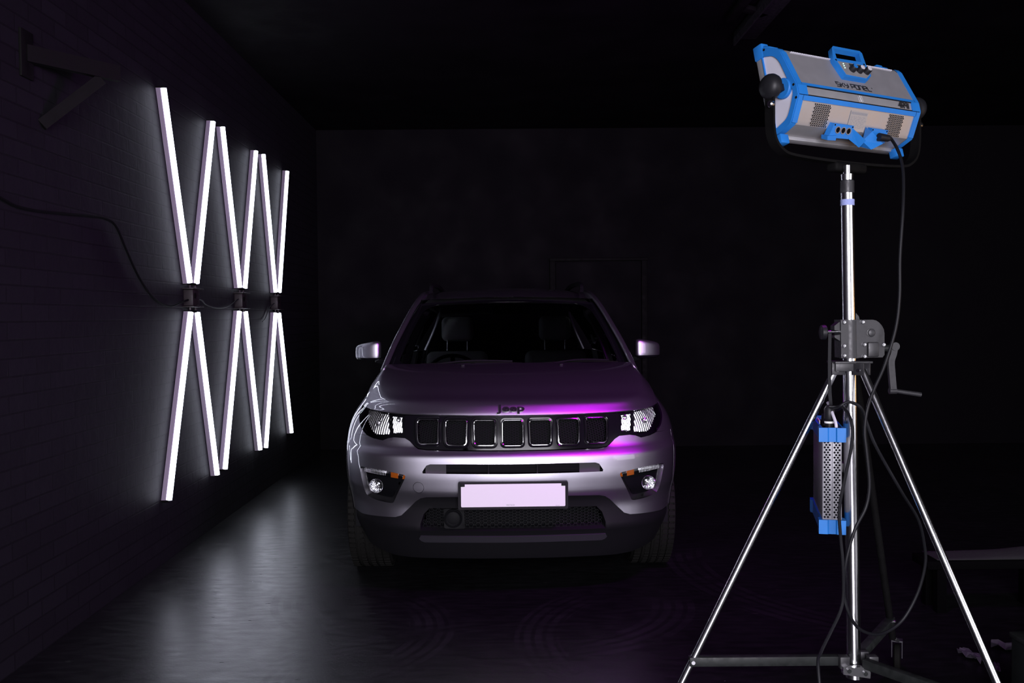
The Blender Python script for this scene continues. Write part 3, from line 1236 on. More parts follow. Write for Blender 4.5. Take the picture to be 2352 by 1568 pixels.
top = [badge_pt(a, b, .0075) for a, b, c in vs]
bot = [badge_pt(a, b, .0) for a, b, c in vs]
mb = MB().add(top, fs)
cnt = {}
for f in fs:
    for i in range(len(f)):
        e = (f[i], f[(i + 1) % len(f)])
        cnt[tuple(sorted(e))] = cnt.get(tuple(sorted(e)), 0) + 1
n_ = len(top)
mb.v += [tuple(q) for q in bot]
for f in fs:
    for i in range(len(f)):
        a, b = f[i], f[(i + 1) % len(f)]
        if cnt[tuple(sorted((a, b)))] == 1:
            mb.f.append((b, a, a + n_, b + n_))
tag(CB(mb, 'badge', 'badge_black', hood, fix=False, smooth=False), 'black badge letters')
for u in (1063, 1290):
    q = hood_F((car_at(u, 845, .9).x) / .78, .86)
    CB(MB().box(q + Vector((0, 0, .004)), (.022, .014, .012), bev=.004), 'washer_jet', 'black_plastic', hood)

# ---- wings, doors, rear quarters
DOOR0, DOOR1, DOOR2, REAR = t_of_y(1.28), t_of_y(2.32), t_of_y(3.22), t_of_y(3.92)
GAP = .0035
for s in (-1, 1):
    mm = (lambda p: p) if s > 0 else neg
    ztop = lambda t: interp(ZT, t)
    hl_edge = [headlight_half[i] for i in (10, 11, 12, 0, 1)]
    o1 = ([(T_SEAM + GAP, clad_top[-1][1] + .01)] + [(T_SEAM + GAP, headlight_half[10][1] - .012)] + [(a + .002, b) for a, b in hl_edge]
          + [(hood_front_t + (T_BACK - hood_front_t) * k / 14, ztop(hood_front_t + (T_BACK - hood_front_t) * k / 14)) for k in range(1, 15)]
          + [(DOOR0 - GAP, 1.117), (DOOR0 - GAP, AX_Z - .03)]
          + [p for p in arch(tF, ARCH + .012, 0, 180, 30) if p[0] > T_SEAM + GAP + .01])
    wing = CB(patch(mm(o1), step=0.02, thick=0.02), 'front_wing', 'paint', sharp=60)
    zb_ = AX_Z - .04
    belt = 1.12
    o2 = [(DOOR0 + GAP, zb_), (DOOR1 - GAP, zb_), (DOOR1 - GAP, belt), (DOOR0 + GAP, belt)]
    fd = CB(patch(mm(o2), step=0.035, thick=0.02), 'front_door', 'paint', sharp=60)
    o3 = [(DOOR1 + GAP, zb_)] + [p for p in arch(tR, ARCH + .012, 180, 90, 14) if p[0] < DOOR2 - .02] + [(DOOR2 - GAP, AX_Z + ARCH * .96), (DOOR2 - GAP, belt), (DOOR1 + GAP, belt)]
    rd = CB(patch(mm(o3), step=0.035, thick=0.02), 'rear_door', 'paint', sharp=60)
    o4 = [(DOOR2 + GAP, AX_Z + ARCH * .96)] + [p for p in arch(tR, ARCH + .012, 90, 0, 14) if p[0] > DOOR2 + .02] + [(REAR, zb_), (REAR, belt), (DOOR2 + GAP, belt)]
    CB(patch(mm(o4), step=0.035, thick=0.02), 'rear_wing', 'paint', sharp=60)
    for dd, tt in ((fd, DOOR1 - .20), (rd, DOOR2 - .20)):
        hp = on_S([(s * (tt - .09 + .18 * k / 8), .93) for k in range(9)], .03)
        hp = [S(s * (tt - .09), .93)] + hp + [S(s * (tt + .09), .93)]
        CB(MB().sweep(hp, .011, 8), 'door_handle', 'paint', dd)
    sill = [(tF + ARCH, .19), (tR - ARCH, .19), (tR - ARCH, AX_Z - .045), (tF + ARCH, AX_Z - .045)]
    CB(patch(mm(sill), step=0.05, off=.006, thick=0.03), 'sill_cladding', 'black_plastic')
    for tc in (tF, tR):
        a0 = 0 if tc == tR else 0
        ringp = arch(tc, ARCH, -8, 188 if tc == tR else 172, 30) + arch(tc, ARCH - .055, 188 if tc == tR else 172, -8, 30)
        CB(patch(mm(ringp), step=0.025, off=.003, thick=0.05), 'arch_cladding', 'black_plastic')
    # side marker on the wing
    CB(MB().box(S(s * (tF + .34), .80) + SN(s * (tF + .34), .8) * .004, (.006, .07, .022), bev=.002), 'side_marker', 'amber', wing)
tail = [(REAR + GAP, .26)] + [(TMAX - .01, .26), (TMAX - .01, 1.12), (REAR + GAP, 1.12)]
for s in (-1, 1):
    mm = (lambda p: p) if s > 0 else neg
    CB(patch(mm(tail), step=0.05, thick=0.02), 'tailgate_panel', 'paint')
CB(MB().box((0, 2.2, .24), (1.30, 3.9, .06), bev=.02), 'underbody', 'dark_inside')

# ---- greenhouse
def ws_F(a, b):
    u = abs(a)
    x = a * (.754 + (.602 - .754) * b)
    y = 1.02 + (1.80 - 1.02) * b + (.17 - .06 * b) * u ** 2
    z = 1.116 + (1.545 - 1.116) * b + .030 * math.sin(math.pi * b) - (.004 + .018 * b) * u ** 2
    return Vector((x, y, z))


def ws_N(a, b):
    e = .01
    return (ws_F(a + e, b) - ws_F(a - e, b)).cross(ws_F(a, b + e) - ws_F(a, b - e)).normalized()


out_ = [(-1, -.03), (1, -.03), (1, 1), (-1, 1)]
inn = round_poly([(-.925, .05), (.925, .05), (.905, .95), (-.905, .95)], [.08, .08, .20, .20], 8)
CB(patch(out_, [inn], step=0.05, F=ws_F, FN=ws_N, off=.001, thick=.004), 'windscreen_border', 'gloss_black')
CB(patch(out_, step=0.06, F=ws_F, FN=ws_N, off=.0, thick=0), 'windscreen', 'windscreen')
cowl = MB().grid(lambda a, k: ws_F(a, -.03) + Vector((0, -.09 * (1 - k), -.012 + .012 * k)), [i / 12 for i in range(-12, 13)], [0, 1])
CB(cowl, 'cowl_panel', 'black_plastic')

pillar = [(.762, 1.09, 1.100), (.745, 1.17, 1.160), (.715, 1.33, 1.262), (.678, 1.52, 1.368), (.641, 1.73, 1.472), (.614, 1.90, 1.540),
          (.594, 2.10, 1.586), (.586, 2.4, 1.610), (.583, 2.9, 1.618), (.577, 3.4, 1.594), (.575, 3.75, 1.548), (.59, 4.0, 1.458), (.655, 4.15, 1.30), (.76, 4.22, 1.08)]
sp = spline(pillar, 6)


def at_y(y):
    for a, b in zip(sp, sp[1:]):
        if a.y <= y <= b.y:
            return a.lerp(b, (y - a.y) / (b.y - a.y))
    return sp[-1]


for s in (-1, 1):
    path = [Vector((s * (p.x + .008), p.y, p.z)) for p in sp]
    sec = [(.019 * math.cos(R(q)), .016 * math.sin(R(q))) for q in range(0, 360, 30)]
    if s < 0:
        sec = [(a, -b) for a, b in reversed(sec)]
    mb = MB().sweep(path, 0, sec=sec, up=(s * 0.6, -.2, .8))
    CB(mb, 'roof_pillar', 'paint', sharp=70)
    # side glass
    ys = [1.30 + (4.05 - 1.30) * k / 44 for k in range(45)]
    def sg_F(y, v, s=s):
        p = at_y(y)
        t_ = t_of_y(y)
        b_ = S(s * t_, 1.12) - Vector((s * .012, 0, 0))
        q = Vector((s * (abs(p.x) + .010), p.y, p.z - .012))
        w_ = b_.lerp(q, v)
        w_.x += s * .012 * math.sin(math.pi * v)
        return w_
    nv = [k / 8 for k in range(9)]
    CB(MB().grid(sg_F, [y for y in ys if y <= 2.36], nv), 'front_side_window', 'side_glass')
    CB(MB().grid(sg_F, [y for y in ys if 2.42 <= y <= 3.98], nv), 'rear_side_window', 'side_glass')
    CB(MB().grid(sg_F, [2.34, 2.39, 2.44], nv), 'centre_pillar', 'gloss_black')
    # roof rail
    rail = spline([(s * .545, 2.12, 1.612), (s * .545, 2.2, 1.655), (s * .547, 2.6, 1.672), (s * .545, 3.2, 1.668), (s * .540, 3.66, 1.632), (s * .538, 3.74, 1.59)], 6)
    CB(MB().sweep(rail, 0, sec=[(.014, -.012), (.018, 0), (.014, .012), (-.014, .014), (-.014, -.014)], up=(0, 0, 1)), 'roof_rail', 'black_plastic')
# roof skin
def roof_F(a, b):
    y = 1.815 + (4.02 - 1.815) * b
    u = abs(a)
    yy = y + .10 * u * u * (1 - b) ** 2
    e = at_y(min(max(yy, 1.9), 4.0))
    zc = interp([(0, 1.566), (.05, 1.584), (.2, 1.625), (.38, 1.648), (.6, 1.642), (.85, 1.585), (1, 1.50)], b)
    ze = interp([(0, 1.549), (.05, 1.562), (.2, 1.600), (.38, 1.615), (.6, 1.612), (.85, 1.555), (1, 1.465)], b)
    return Vector((a * (abs(e.x) - .004), yy, zc + (ze - zc) * u ** 2.2))


bs = [(j / 30) ** 1.4 for j in range(31)]
mb = MB().grid(roof_F, [i / 20 for i in range(-20, 21)], bs)
mb.grid(lambda a, k: roof_F(a, 0) + Vector((0, .008 * k, -.005 * k)), [i / 20 for i in range(-20, 21)], [0, 1])
roof = CB(mb, 'roof', 'paint', sharp=70)
CB(MB().grid(lambda a, b: roof_F(a, b) + Vector((0, .02, -.045)), [i / 10 for i in range(-10, 11)], bs[::3]), 'headliner', 'trim_grey')
CB(MB().grid(lambda a, v: Vector((a * (.58 + (.74 - .58) * v), 4.04 + .26 * v - .05 * a * a, 1.47 + (1.09 - 1.47) * v)), [i / 10 for i in range(-10, 11)], [k / 6 for k in range(7)]),
   'rear_window', 'side_glass')

# ---- mirrors
for s in (-1, 1):
    mx, mz, my = (.908, 1.205, 1.44)
    bm = bmesh.new()
    bmesh.ops.create_cube(bm, size=1)
    bmesh.ops.subdivide_edges(bm, edges=bm.edges, cuts=9, use_grid_fill=True)
    shell = MB()
    low = MB()
    for v in bm.verts:
        p = v.co * 2
        k_ = (abs(p.x) ** 4.6 + abs(p.y) ** 4.6 + abs(p.z) ** 4.6) ** (1 / 4.6)
        p = p / k_
        x_, y_, z_ = p
        w_ = .087
        h_ = .055 * (1 - .10 * x_)                       # lower towards the tip
        yy = .058 * y_ + .042 * x_ + .020 * x_ * x_
        v.co = Vector((s * w_ * x_, yy, h_ * z_ + .008 * (1 - x_) * (1 if z_ > 0 else 0) - .004 * x_))
    bm2 = bm.copy()
    cut = -.034
    bmesh.ops.bisect_plane(bm, geom=bm.verts[:] + bm.edges[:] + bm.faces[:], plane_co=(0, 0, cut), plane_no=(0, 0, 1), clear_inner=True)
    bmesh.ops.bisect_plane(bm2, geom=bm2.verts[:] + bm2.edges[:] + bm2.faces[:], plane_co=(0, 0, cut), plane_no=(0, 0, 1), clear_outer=True)
    c_ = Vector((s * mx, my, mz))
    mr = CB(shell.bm(bm, c_), 'door_mirror', 'paint', sharp=60)
    bmesh.ops.scale(bm2, vec=(.985, .985, 1), verts=bm2.verts)
    CB(low.bm(bm2, c_), 'mirror_base_shell', 'gloss_black', mr)
    CB(MB().sweep([c_ + Vector((-s * .05, .01, -.045)), c_ + Vector((-s * .09, .03, -.058)), Vector((s * .80, 1.50, 1.115))], .022, 10), 'mirror_arm', 'black_plastic', mr)
    CB(MB().box(c_ + Vector((0, .068, .004)), (.15, .004, .085), bev=.001), 'mirror_glass', 'mirror', mr)

# ---- wipers
for base_, tip_, bend in (((-.52, 1.03), (.02, 1.075), .0), ((.20, 1.00), (.62, 1.125), .0)):
    def on_ws(x, b):
        w_ = .754 + (.602 - .754) * b
        return ws_F(x / w_, b)
    p0 = on_ws(base_[0], .0) + Vector((0, -.03, .018))
    p1 = on_ws((base_[0] * .5 + tip_[0] * .5), .045) + Vector((0, -.012, .022))
    p2 = on_ws(tip_[0], .055) + Vector((0, -.008, .012))
    wp = CB(MB().sweep(spline([p0, p1, p2], 6), .006, 8), 'wiper', 'black_plastic')
    a0 = on_ws(base_[0] - .02, .035) + Vector((0, -.006, .008))
    a1 = on_ws(tip_[0] + .06, .04) + Vector((0, -.006, .008))
    am = on_ws((base_[0] + tip_[0]) / 2, .055) + Vector((0, -.006, .008))
    CB(MB().sweep(spline([a0, am, a1], 6), .0045, 6), 'wiper_blade', 'rubber', wp)

# ---- interior
dash = MB().sweep([(-.70, 1.36, 1.0), (-.35, 1.34, 1.02), (0, 1.33, 1.035), (.35, 1.34, 1.02), (.70, 1.36, 1.0)], 0,
                  sec=[(.05, .02), (.06, -.1), (.045, -.22), (-.2, -.26), (-.28, .02)], up=(0, 0, 1))
CB(dash, 'dashboard', 'dark_inside')
sw = MB()
swc = Vector((-.375, 1.80, 1.00))
ax_ = Vector((0, .90, .42)).normalized()
rt = rot_between((0, 0, 1), ax_)
sw.sweep([swc + rt @ Vector((.185 * math.cos(a), .185 * math.sin(a), 0)) for a in [2 * math.pi * k / 36 for k in range(36)]], .013, 8, closed=True)
for a in (0, math.pi, 1.5 * math.pi):
    sw.bar(swc, swc + rt @ Vector((.18 * math.cos(a), .18 * math.sin(a), 0)), .03, .012)
sw.lathe([(.06, -.02), (.06, .01), (.03, .02)], swc, ax_, 20)
CB(sw, 'steering_wheel', 'knob_black')
for s in (-1, 1):
    cx = s * .375
    sb_ = MB().box((cx, 2.44, .92), (.47, .14, .50), Matrix.Rotation(R(-14), 3, 'X'), bev=.055, seg=4)
    seat = CB(sb_, 'front_seat', 'seat_leather')
    CB(MB().box((cx, 2.15, .60), (.50, .52, .16), bev=.05, seg=4), 'seat_cushion', 'seat_leather', seat)
    hz = 1.335
    CB(MB().box((cx, 2.56, hz), (.245, .095, .19), Matrix.Rotation(R(-8), 3, 'X'), bev=.045, seg=4), 'headrest', 'seat_leather', seat)
    po = MB()
    for q in (-.077, .077):
        po.cyl((cx + q, 2.515, 1.17), (cx + q, 2.535, 1.27), .006, n=12)
    CB(po, 'headrest_post', 'chrome_soft', seat)
CB(MB().box((0, 3.35, .95), (1.24, .16, .60), Matrix.Rotation(R(-14), 3, 'X'), bev=.05, seg=3), 'rear_seat', 'dark_inside')
mz_ = MB().box((0, 1.98, 1.475), (.21, .03, .065), bev=.014, seg=3)
rm = CB(mz_, 'interior_mirror', 'gloss_black')
CB(MB().box((0, 1.93, 1.50), (.10, .09, .05), bev=.015), 'sensor_housing', 'gloss_black')
for s in (-1, 1):
    # pillar trims behind the glass
    CB(MB().sweep([(s * .665, 1.42, 1.11), (s * .635, 1.60, 1.26), (s * .595, 1.80, 1.39), (s * .56, 1.98, 1.46)], 0,
                  sec=[(.02, -.025), (.02, .025), (-.02, .025), (-.02, -.025)], up=(s, 0, .2)), 'pillar_trim', 'trim_grey')
    CB(MB().box((s * .30, 1.965, 1.515), (.36, .03, .055), Matrix.Rotation(R(-65), 3, 'X'), bev=.012), 'sun_visor', 'trim_grey')

# ---- wheels
def tyre_profile(r, w):
    p = [(r * .66, -w * .42), (r * .80, -w * .5), (r * .93, -w * .49), (r * .975, -w * .44)]
    gro = [-.30, -.10, .10, .30]
    x = -.40
    p.append((r * .992, -w * .40))
    for g in gro:
        p += [(r, w * (g - .03)), (r - .008, w * (g - .022)), (r - .008, w * (g + .022)), (r, w * (g + .03))]
    p += [(r * .992, w * .40), (r * .975, w * .44), (r * .93, w * .49), (r * .80, w * .5), (r * .66, w * .42)]
    return p


for s in (-1, 1):
    for ya in (AX_F, AX_R):
        c_ = Vector((s * .785, ya, .348))
        mb = MB().lathe(tyre_profile(.348, .232), c_, (1, 0, 0), 96, caps=False)
        tb = mb                                   # tread blocks belong to the tyre
        for k in range(64):
            a = 2 * math.pi * k / 64
            for q in (-.088, .088, -.035, .012, .052):
                er = Vector((0, math.cos(a), math.sin(a)))
                et = Vector((0, -math.sin(a), math.cos(a)))
                w_ = .034 if abs(q) > .08 else .026
                tb.bar(c_ + Vector((q, 0, 0)) + er * .3485 - et * .0115, c_ + Vector((q, 0, 0)) + er * .3485 + et * .0115, w_, .006, up=er)
        wh = CB(mb, 'tyre', 'rubber', sharp=30)
        rim = MB().lathe([(.20, -.10), (.232, -.105), (.236, -.09), (.215, -.06), (.215, .09), (.236, .10)], c_, (s, 0, 0), 48, caps=False)
        rim.lathe([(.0, .06), (.05, .062), (.065, .045), (.07, .0)], c_, (s, 0, 0), 24)
        for k in range(5):
            a = 2 * math.pi * k / 5
            for da in (-.16, .16):
                p0 = c_ + Vector((s * .05, .05 * math.cos(a), .05 * math.sin(a)))
                p1 = c_ + Vector((s * .085, .222 * math.cos(a + da), .222 * math.sin(a + da)))
                rim.bar(p0, p1, .032, .03, up=(1, 0, 0), bev=.006)
        CB(rim, 'wheel_rim', 'alloy', wh)
        CB(MB().cyl(c_ + Vector((-s * .03, 0, 0)), c_ + Vector((-s * .005, 0, 0)), .15, n=32), 'brake_disc', 'alloy', wh)
        # inner arch liner
        if True:
            CB(MB().grid(lambda a, x: Vector((s * x, ya + .405 * math.cos(a), .348 + .405 * math.sin(a))), [R(-5 + 190 * k / 20) for k in range(21)], [.58, .84]), 'arch_liner', 'dark_inside')

# ------------------------------------------------------------------ light tubes on the brick wall
def at(u, v, Y):
    d = CAM_M @ Vector(((u - 1176) / FPX, (784 - v) / FPX, -1))
    return CAM_P + d * (Y / d.y)


TUBES = [  # (y, z) of both ends, label
    ((5.750, 1.655), (5.361, 2.775), 'white tube, left arm of the upper V nearest the camera'),
    ((5.872, 1.655), (6.265, 2.770), 'white tube, right arm of the upper V nearest the camera'),
    ((6.832, 1.660), (6.474, 2.780), 'white tube, left arm of the middle upper V'),
    ((6.965, 1.658), (7.340, 2.765), 'white tube, right arm of the middle upper V'),
    ((7.892, 1.652), (7.562, 2.780), 'white tube, left arm of the upper V farthest from the camera'),
    ((8.028, 1.654), (8.390, 2.770), 'white tube, right arm of the upper V farthest from the camera'),
    ((5.755, 1.475), (5.324, 0.372), 'longest white tube, left leg of the lower inverted V nearest the camera'),
    ((5.877, 1.475), (6.222, 0.366), 'white tube, right leg of the lower inverted V nearest the camera'),
    ((6.810, 1.486), (6.396, 0.374), 'white tube, left leg of the middle lower inverted V'),
    ((6.970, 1.486), (7.322, 0.376), 'white tube, right leg of the middle lower inverted V'),
    ((7.880, 1.478), (7.495, 0.366), 'white tube, left leg of the farthest lower inverted V'),
    ((8.002, 1.478), (8.402, 0.376), 'shortest white tube, right leg of the farthest lower inverted V'),
]
for (y0, z0_), (y1, z1_), lab in TUBES:
    a = Vector((0, y0, z0_))
    b = Vector((0, y1, z1_))
    mid = (a + b) / 2
    t = thing('light_tube', (WX, mid.y, mid.z), lab + ', on brick wall', 'light tube', 'white light tubes on the left wall')
    d = (b - a)
    L_ = d.length
    dn = d.normalized()
    pn = Vector((1, 0, 0)).cross(dn)
    hw = .0125
    base = MB()
    base.sweep([-dn * L_ / 2, dn * L_ / 2], 0, sec=[(.002, -hw), (.027, -hw), (.031, -hw + .003), (.031, hw - .003), (.027, hw), (.002, hw)], up=(1, 0, 0))
    base.build('tube_base', M['tube_base'], t)
    dome = [(.031, -.012), (.044, -.0135), (.053, -.0105), (.059, -.005), (.060, 0), (.059, .005), (.053, .0105), (.044, .0135), (.031, .012)]
    n_ = 10
    MB().sweep([-dn * (L_ / 2 - .004), dn * (L_ / 2 - .004)], 0, sec=dome, up=(1, 0, 0)).build('diffuser', M['tube_glow'], t, sharp=60)
    for s in (-1, 1):
        c = dn * s * (L_ / 2 + .003)
        MB().bar(c - dn * .004 + Vector((.022, 0, 0)), c + dn * .004 + Vector((.022, 0, 0)), .028, .042, up=(1, 0, 0), bev=.003).build('end_cap', M['painted_steel'], t)

BLK = [(5.815, 'dark mounting block with clamp plates under the upper V nearest the camera'),
       (6.895, 'dark mounting block between the middle upper and lower tube pairs'),
       (7.955, 'dark mounting block between the farthest upper and lower tube pairs')]
for y, lab in BLK:
    t = thing('mounting_block', (WX, y, 1.565), lab, 'mounting block', 'mounting blocks at the tube joints')
    MB().box((.030, 0, 0), (.06, .13, .10), bev=.004).build('block_body', M['rusty'], t)
    for s in (-1, 1):
        MB().box((.036, .01, s * .056), (.072, .20, .008), bev=.002).build('clamp_plate', M['rusty'], t)
        for q in (-.05, .05):
            MB().cyl((.036, q, s * .060), (.036, q, s * .078), .009, n=10).build('clamp_bolt', M['rusty'], t)
    MB().cyl((.060, -.03, .012), (.064, -.03, .012), .018, n=16).build('bolt_head', M['painted_steel'], t)


def cable(name, pts, r, m, label, cat, group=None, n=8, parent=None):
    P = spline(pts, 6)
    o0 = P[0]
    o = MB().sweep([p - o0 for p in P], r, n).build(name, M[m], parent)
    o.location = o0
    if label:
        tag(o, label, cat, group)
    return o


wx = WX + .012
cable('power_cable', [(wx, 3.35, 2.0), (wx, 3.655, 1.921), (wx, 3.85, 1.897), (wx, 4.195, 1.914), (wx, 4.45, 1.932), (wx, 4.629, 1.938), (wx, 4.746, 1.912), (wx, 4.861, 1.807),
                      (wx, 5.026, 1.665), (wx, 5.239, 1.550), (wx, 5.474, 1.508), (wx + .01, 5.63, 1.53), (wx + .02, 5.742, 1.55)], .0060, 'wall_cable',
      'long black cable sagging along the brick wall to the nearest mounting block', 'cable')
cable('power_cable', [(wx + .02, 5.886, 1.56), (wx + .02, 6.0, 1.552), (wx, 6.15, 1.525), (wx, 6.40, 1.505), (wx, 6.65, 1.522), (wx + .015, 6.79, 1.565), (wx + .02, 6.824, 1.575)], .0042, 'cable',
      'short drooping cable linking the nearest and middle mounting blocks', 'cable')
w_ = cable('power_cable', [(wx + .02, 7.884, 1.56), (wx, 7.80, 1.52), (wx, 7.66, 1.43), (wx + .004, 7.56, 1.405)], .004, 'cable',
           'thin loose wire end dangling by the farthest mounting block', 'cable')

# wall bracket high on the left, and the rail under the ceiling
t = thing('wall_bracket', (WX, 3.92, 2.55), 'black steel bracket with a diagonal strut, high on the left wall', 'bracket')
p_tip = at(272, 170, 4.25)
o_ = Vector((WX, 3.92, 2.55))
MB().bar(Vector((WX + .002, 3.90, 2.555)) - o_, p_tip - o_, .035, .07).build('bracket_arm', M['painted_steel'], t)
MB().bar(at(232, 182, 4.18) - o_, Vector((WX + .003, 4.02, 2.28)) - o_, .03, .05).build('diagonal_strut', M['painted_steel'], t)
MB().box((.006, -.02, .0), (.012, .10, .20), bev=.003).build('wall_plate', M['painted_steel'], t)
t = thing('ceiling_rail', (1.72, 6.0, CZ), 'dark steel rail with a short side arm hanging under the ceiling, top right', 'rail')
MB().bar((0, .52, -.05), (0, -.9, -.05), .16, .05, bev=.006).build('rail_beam', M['stand_grey'], t)
MB().bar((-.08, .50, -.10), (-.08, -.9, -.10), .012, .05).build('rail_lip', M['stand_grey'], t)
MB().bar((-.20, .12, -.06), (-.20, -.6, -.06), .06, .04, bev=.005).build('side_arm', M['painted_steel'], t)
MB().bar((-.20, -.12, -.06), (0, .02, -.06), .07, .03, bev=.005).build('cross_link', M['painted_steel'], t)
MB().box((0, .3, -.0125), (.1, .1, .025)).build('hanger_plate', M['painted_steel'], t)

# ------------------------------------------------------------------ the light stand
SY = 3.30


def pole_x(z):
    return 1.2688 - 0.0155 * z


st = thing('light_stand', (1.268, SY, 0), 'tall chrome wind-up tripod light stand with black crank, right of the car', 'light stand')
SO = Vector((1.268, SY, 0))


def SB(mb, name, m, parent=None, **k):
    mb.v = [(a - SO.x, b - SO.y, c - SO.z) for a, b, c in mb.v]
    return mb.build(name, M[m] if isinstance(m, str) else m, parent or st, **k)


def pc_(z, dx=0, dy=0):
    return Vector((pole_x(z) + dx, SY + dy, z))


SB(MB().cyl(pc_(1.38), pc_(1.866), .0235, n=40), 'upper_column', 'pole_chrome')
SB(MB().cyl(pc_(.115), pc_(1.30), .0250, n=40), 'lower_column', 'pole_chrome')
SB(MB().lathe([(.0215, 0), (.0245, .002), (.0245, .044), (.0225, .046)], pc_(1.862), (0, 0, 1), 32), 'column_sleeve', 'stand_black')
SB(MB().lathe([(.020, 0), (.0215, .001), (.0225, .022), (.020, .023)], pc_(1.908), (0, 0, 1), 32), 'spigot_collar', 'chrome_soft')
SB(MB().lathe([(.0237, 0), (.0246, .001), (.0248, .006), (.0243, .011), (.0249, .016), (.0246, .021), (.0237, .022)], pc_(1.818), (0, 0, 1), 28, caps=False), 'tape_band', 'tape_blue')
# winch housing
Z0, UP = Vector((0, 0, 1)), 0


def fp(u, v, Y=SY):
    return at(u, v, Y)


def fpoly(pts):
    return [(fp(u, v).x, fp(u, v).z) for u, v in pts]


hp = fpoly([(1924, 734), (1997, 734), (2004, 735.5), (2011, 740), (2018, 748), (2022, 756), (2023.5, 765), (2023.5, 814), (2019, 819.5), (1925, 821)])
hs = MB().prism([(a, b) for a, b in hp], (0, SY + .035, 0), (1, 0, 0), (0, 0, 1), .066)
wbox = SB(hs, 'winch_housing', 'stand_black', sharp=40)
SB(MB().cyl(pc_(1.268), pc_(1.405), .0345, n=32), 'winch_sleeve', 'stand_black', wbox)
rb = fpoly([(1983, 785), (2008, 785), (2008, 818), (1983, 818)])
SB(MB().box(((rb[0][0] + rb[1][0]) / 2, SY - .036, (rb[0][1] + rb[2][1]) / 2), (abs(rb[1][0] - rb[0][0]), .02, abs(rb[0][1] - rb[2][1])), bev=.005), 'gear_cover', 'stand_black', wbox)
bolts = [(1930.6, 739.5), (1973, 739), (1930.6, 793), (1931, 815), (1976.8, 790), (1977, 817), (2020, 790.5)]
for u, v in bolts:
    p = fp(u, v)
    c = Vector((p.x, SY - .031, p.z))
    b_ = SB(MB().lathe([(.0075, 0), (.0075, .008), (.0060, .0095), (.0035, .0095), (.0035, .006), (0, .006)], c, (0, -1, 0), 20), 'cap_screw', 'chrome_soft', wbox)
p = fp(1992.5, 763.5)
SB(MB().lathe([(.016, 0), (.016, .002), (.0125, .003), (.0125, .009), (.011, .010), (0, .010)], Vector((p.x, SY - .031, p.z)), (0, -1, 0), 24), 'axle_cap', 'stand_black', wbox)
SB(MB().prism(fpoly([(1926, 737), (1912, 748), (1912, 757), (1926, 760)]), (0, SY + .02, 0), (1, 0, 0), (0, 0, 1), .04)
   .prism(fpoly([(1926, 768), (1912, 770), (1913, 775), (1926, 783)]), (0, SY + .02, 0), (1, 0, 0), (0, 0, 1), .04), 'clamp_ear', 'stand_black', wbox)
k0, k1 = fp(1884, 763), fp(1897, 763)
kn = SB(MB().lathe([(.018, 0), (.026, .003), (.027, .010), (.027, .018), (.022, .021), (0, .021)], k0, (1, 0, 0), 24), 'locking_knob', 'knob_black')
SB(MB().cyl(fp(1897, 762), fp(1936, 761), .0055, n=16), 'knob_screw', 'chrome_soft', kn)
SB(MB().prism(fpoly([(1968, 734), (1966, 716), (1975, 726), (1977, 734)]), (0, SY + .03, 0), (1, 0, 0), (0, 0, 1), .02), 'housing_fin', 'stand_black', wbox)
# crank
SB(MB().cyl(fp(2023, 799.5), fp(2052, 799), .0125, n=20), 'crank_hub', 'stand_grey')
cy_ = SY - .012
ca = MB()
arm = [(fp(u, v).x, fp(u, v).z) for u, v in ((2051, 795), (2048, 812), (2043, 830), (2045, 862), (2048, 897))]
ca.sweep(spline([(a, cy_, b) for a, b in arm], 6), 0, sec=[(.008, -.011), (.008, .011), (-.008, .011), (-.008, -.011)], up=(0, 1, 0))
ca.cyl((arm[0][0], cy_ - .012, arm[0][1]), (arm[0][0], cy_ + .012, arm[0][1]), .015, n=20)
ca.cyl((arm[-1][0] - .014, cy_, arm[-1][1]), (arm[-1][0] + .012, cy_, arm[-1][1]), .011, n=16)
cr = SB(ca, 'crank_arm', 'stand_black')
SB(MB().cyl(fp(2053, 897, cy_), fp(2115, 906, cy_), .0075, .0085, n=16), 'crank_grip', 'stand_black', cr)
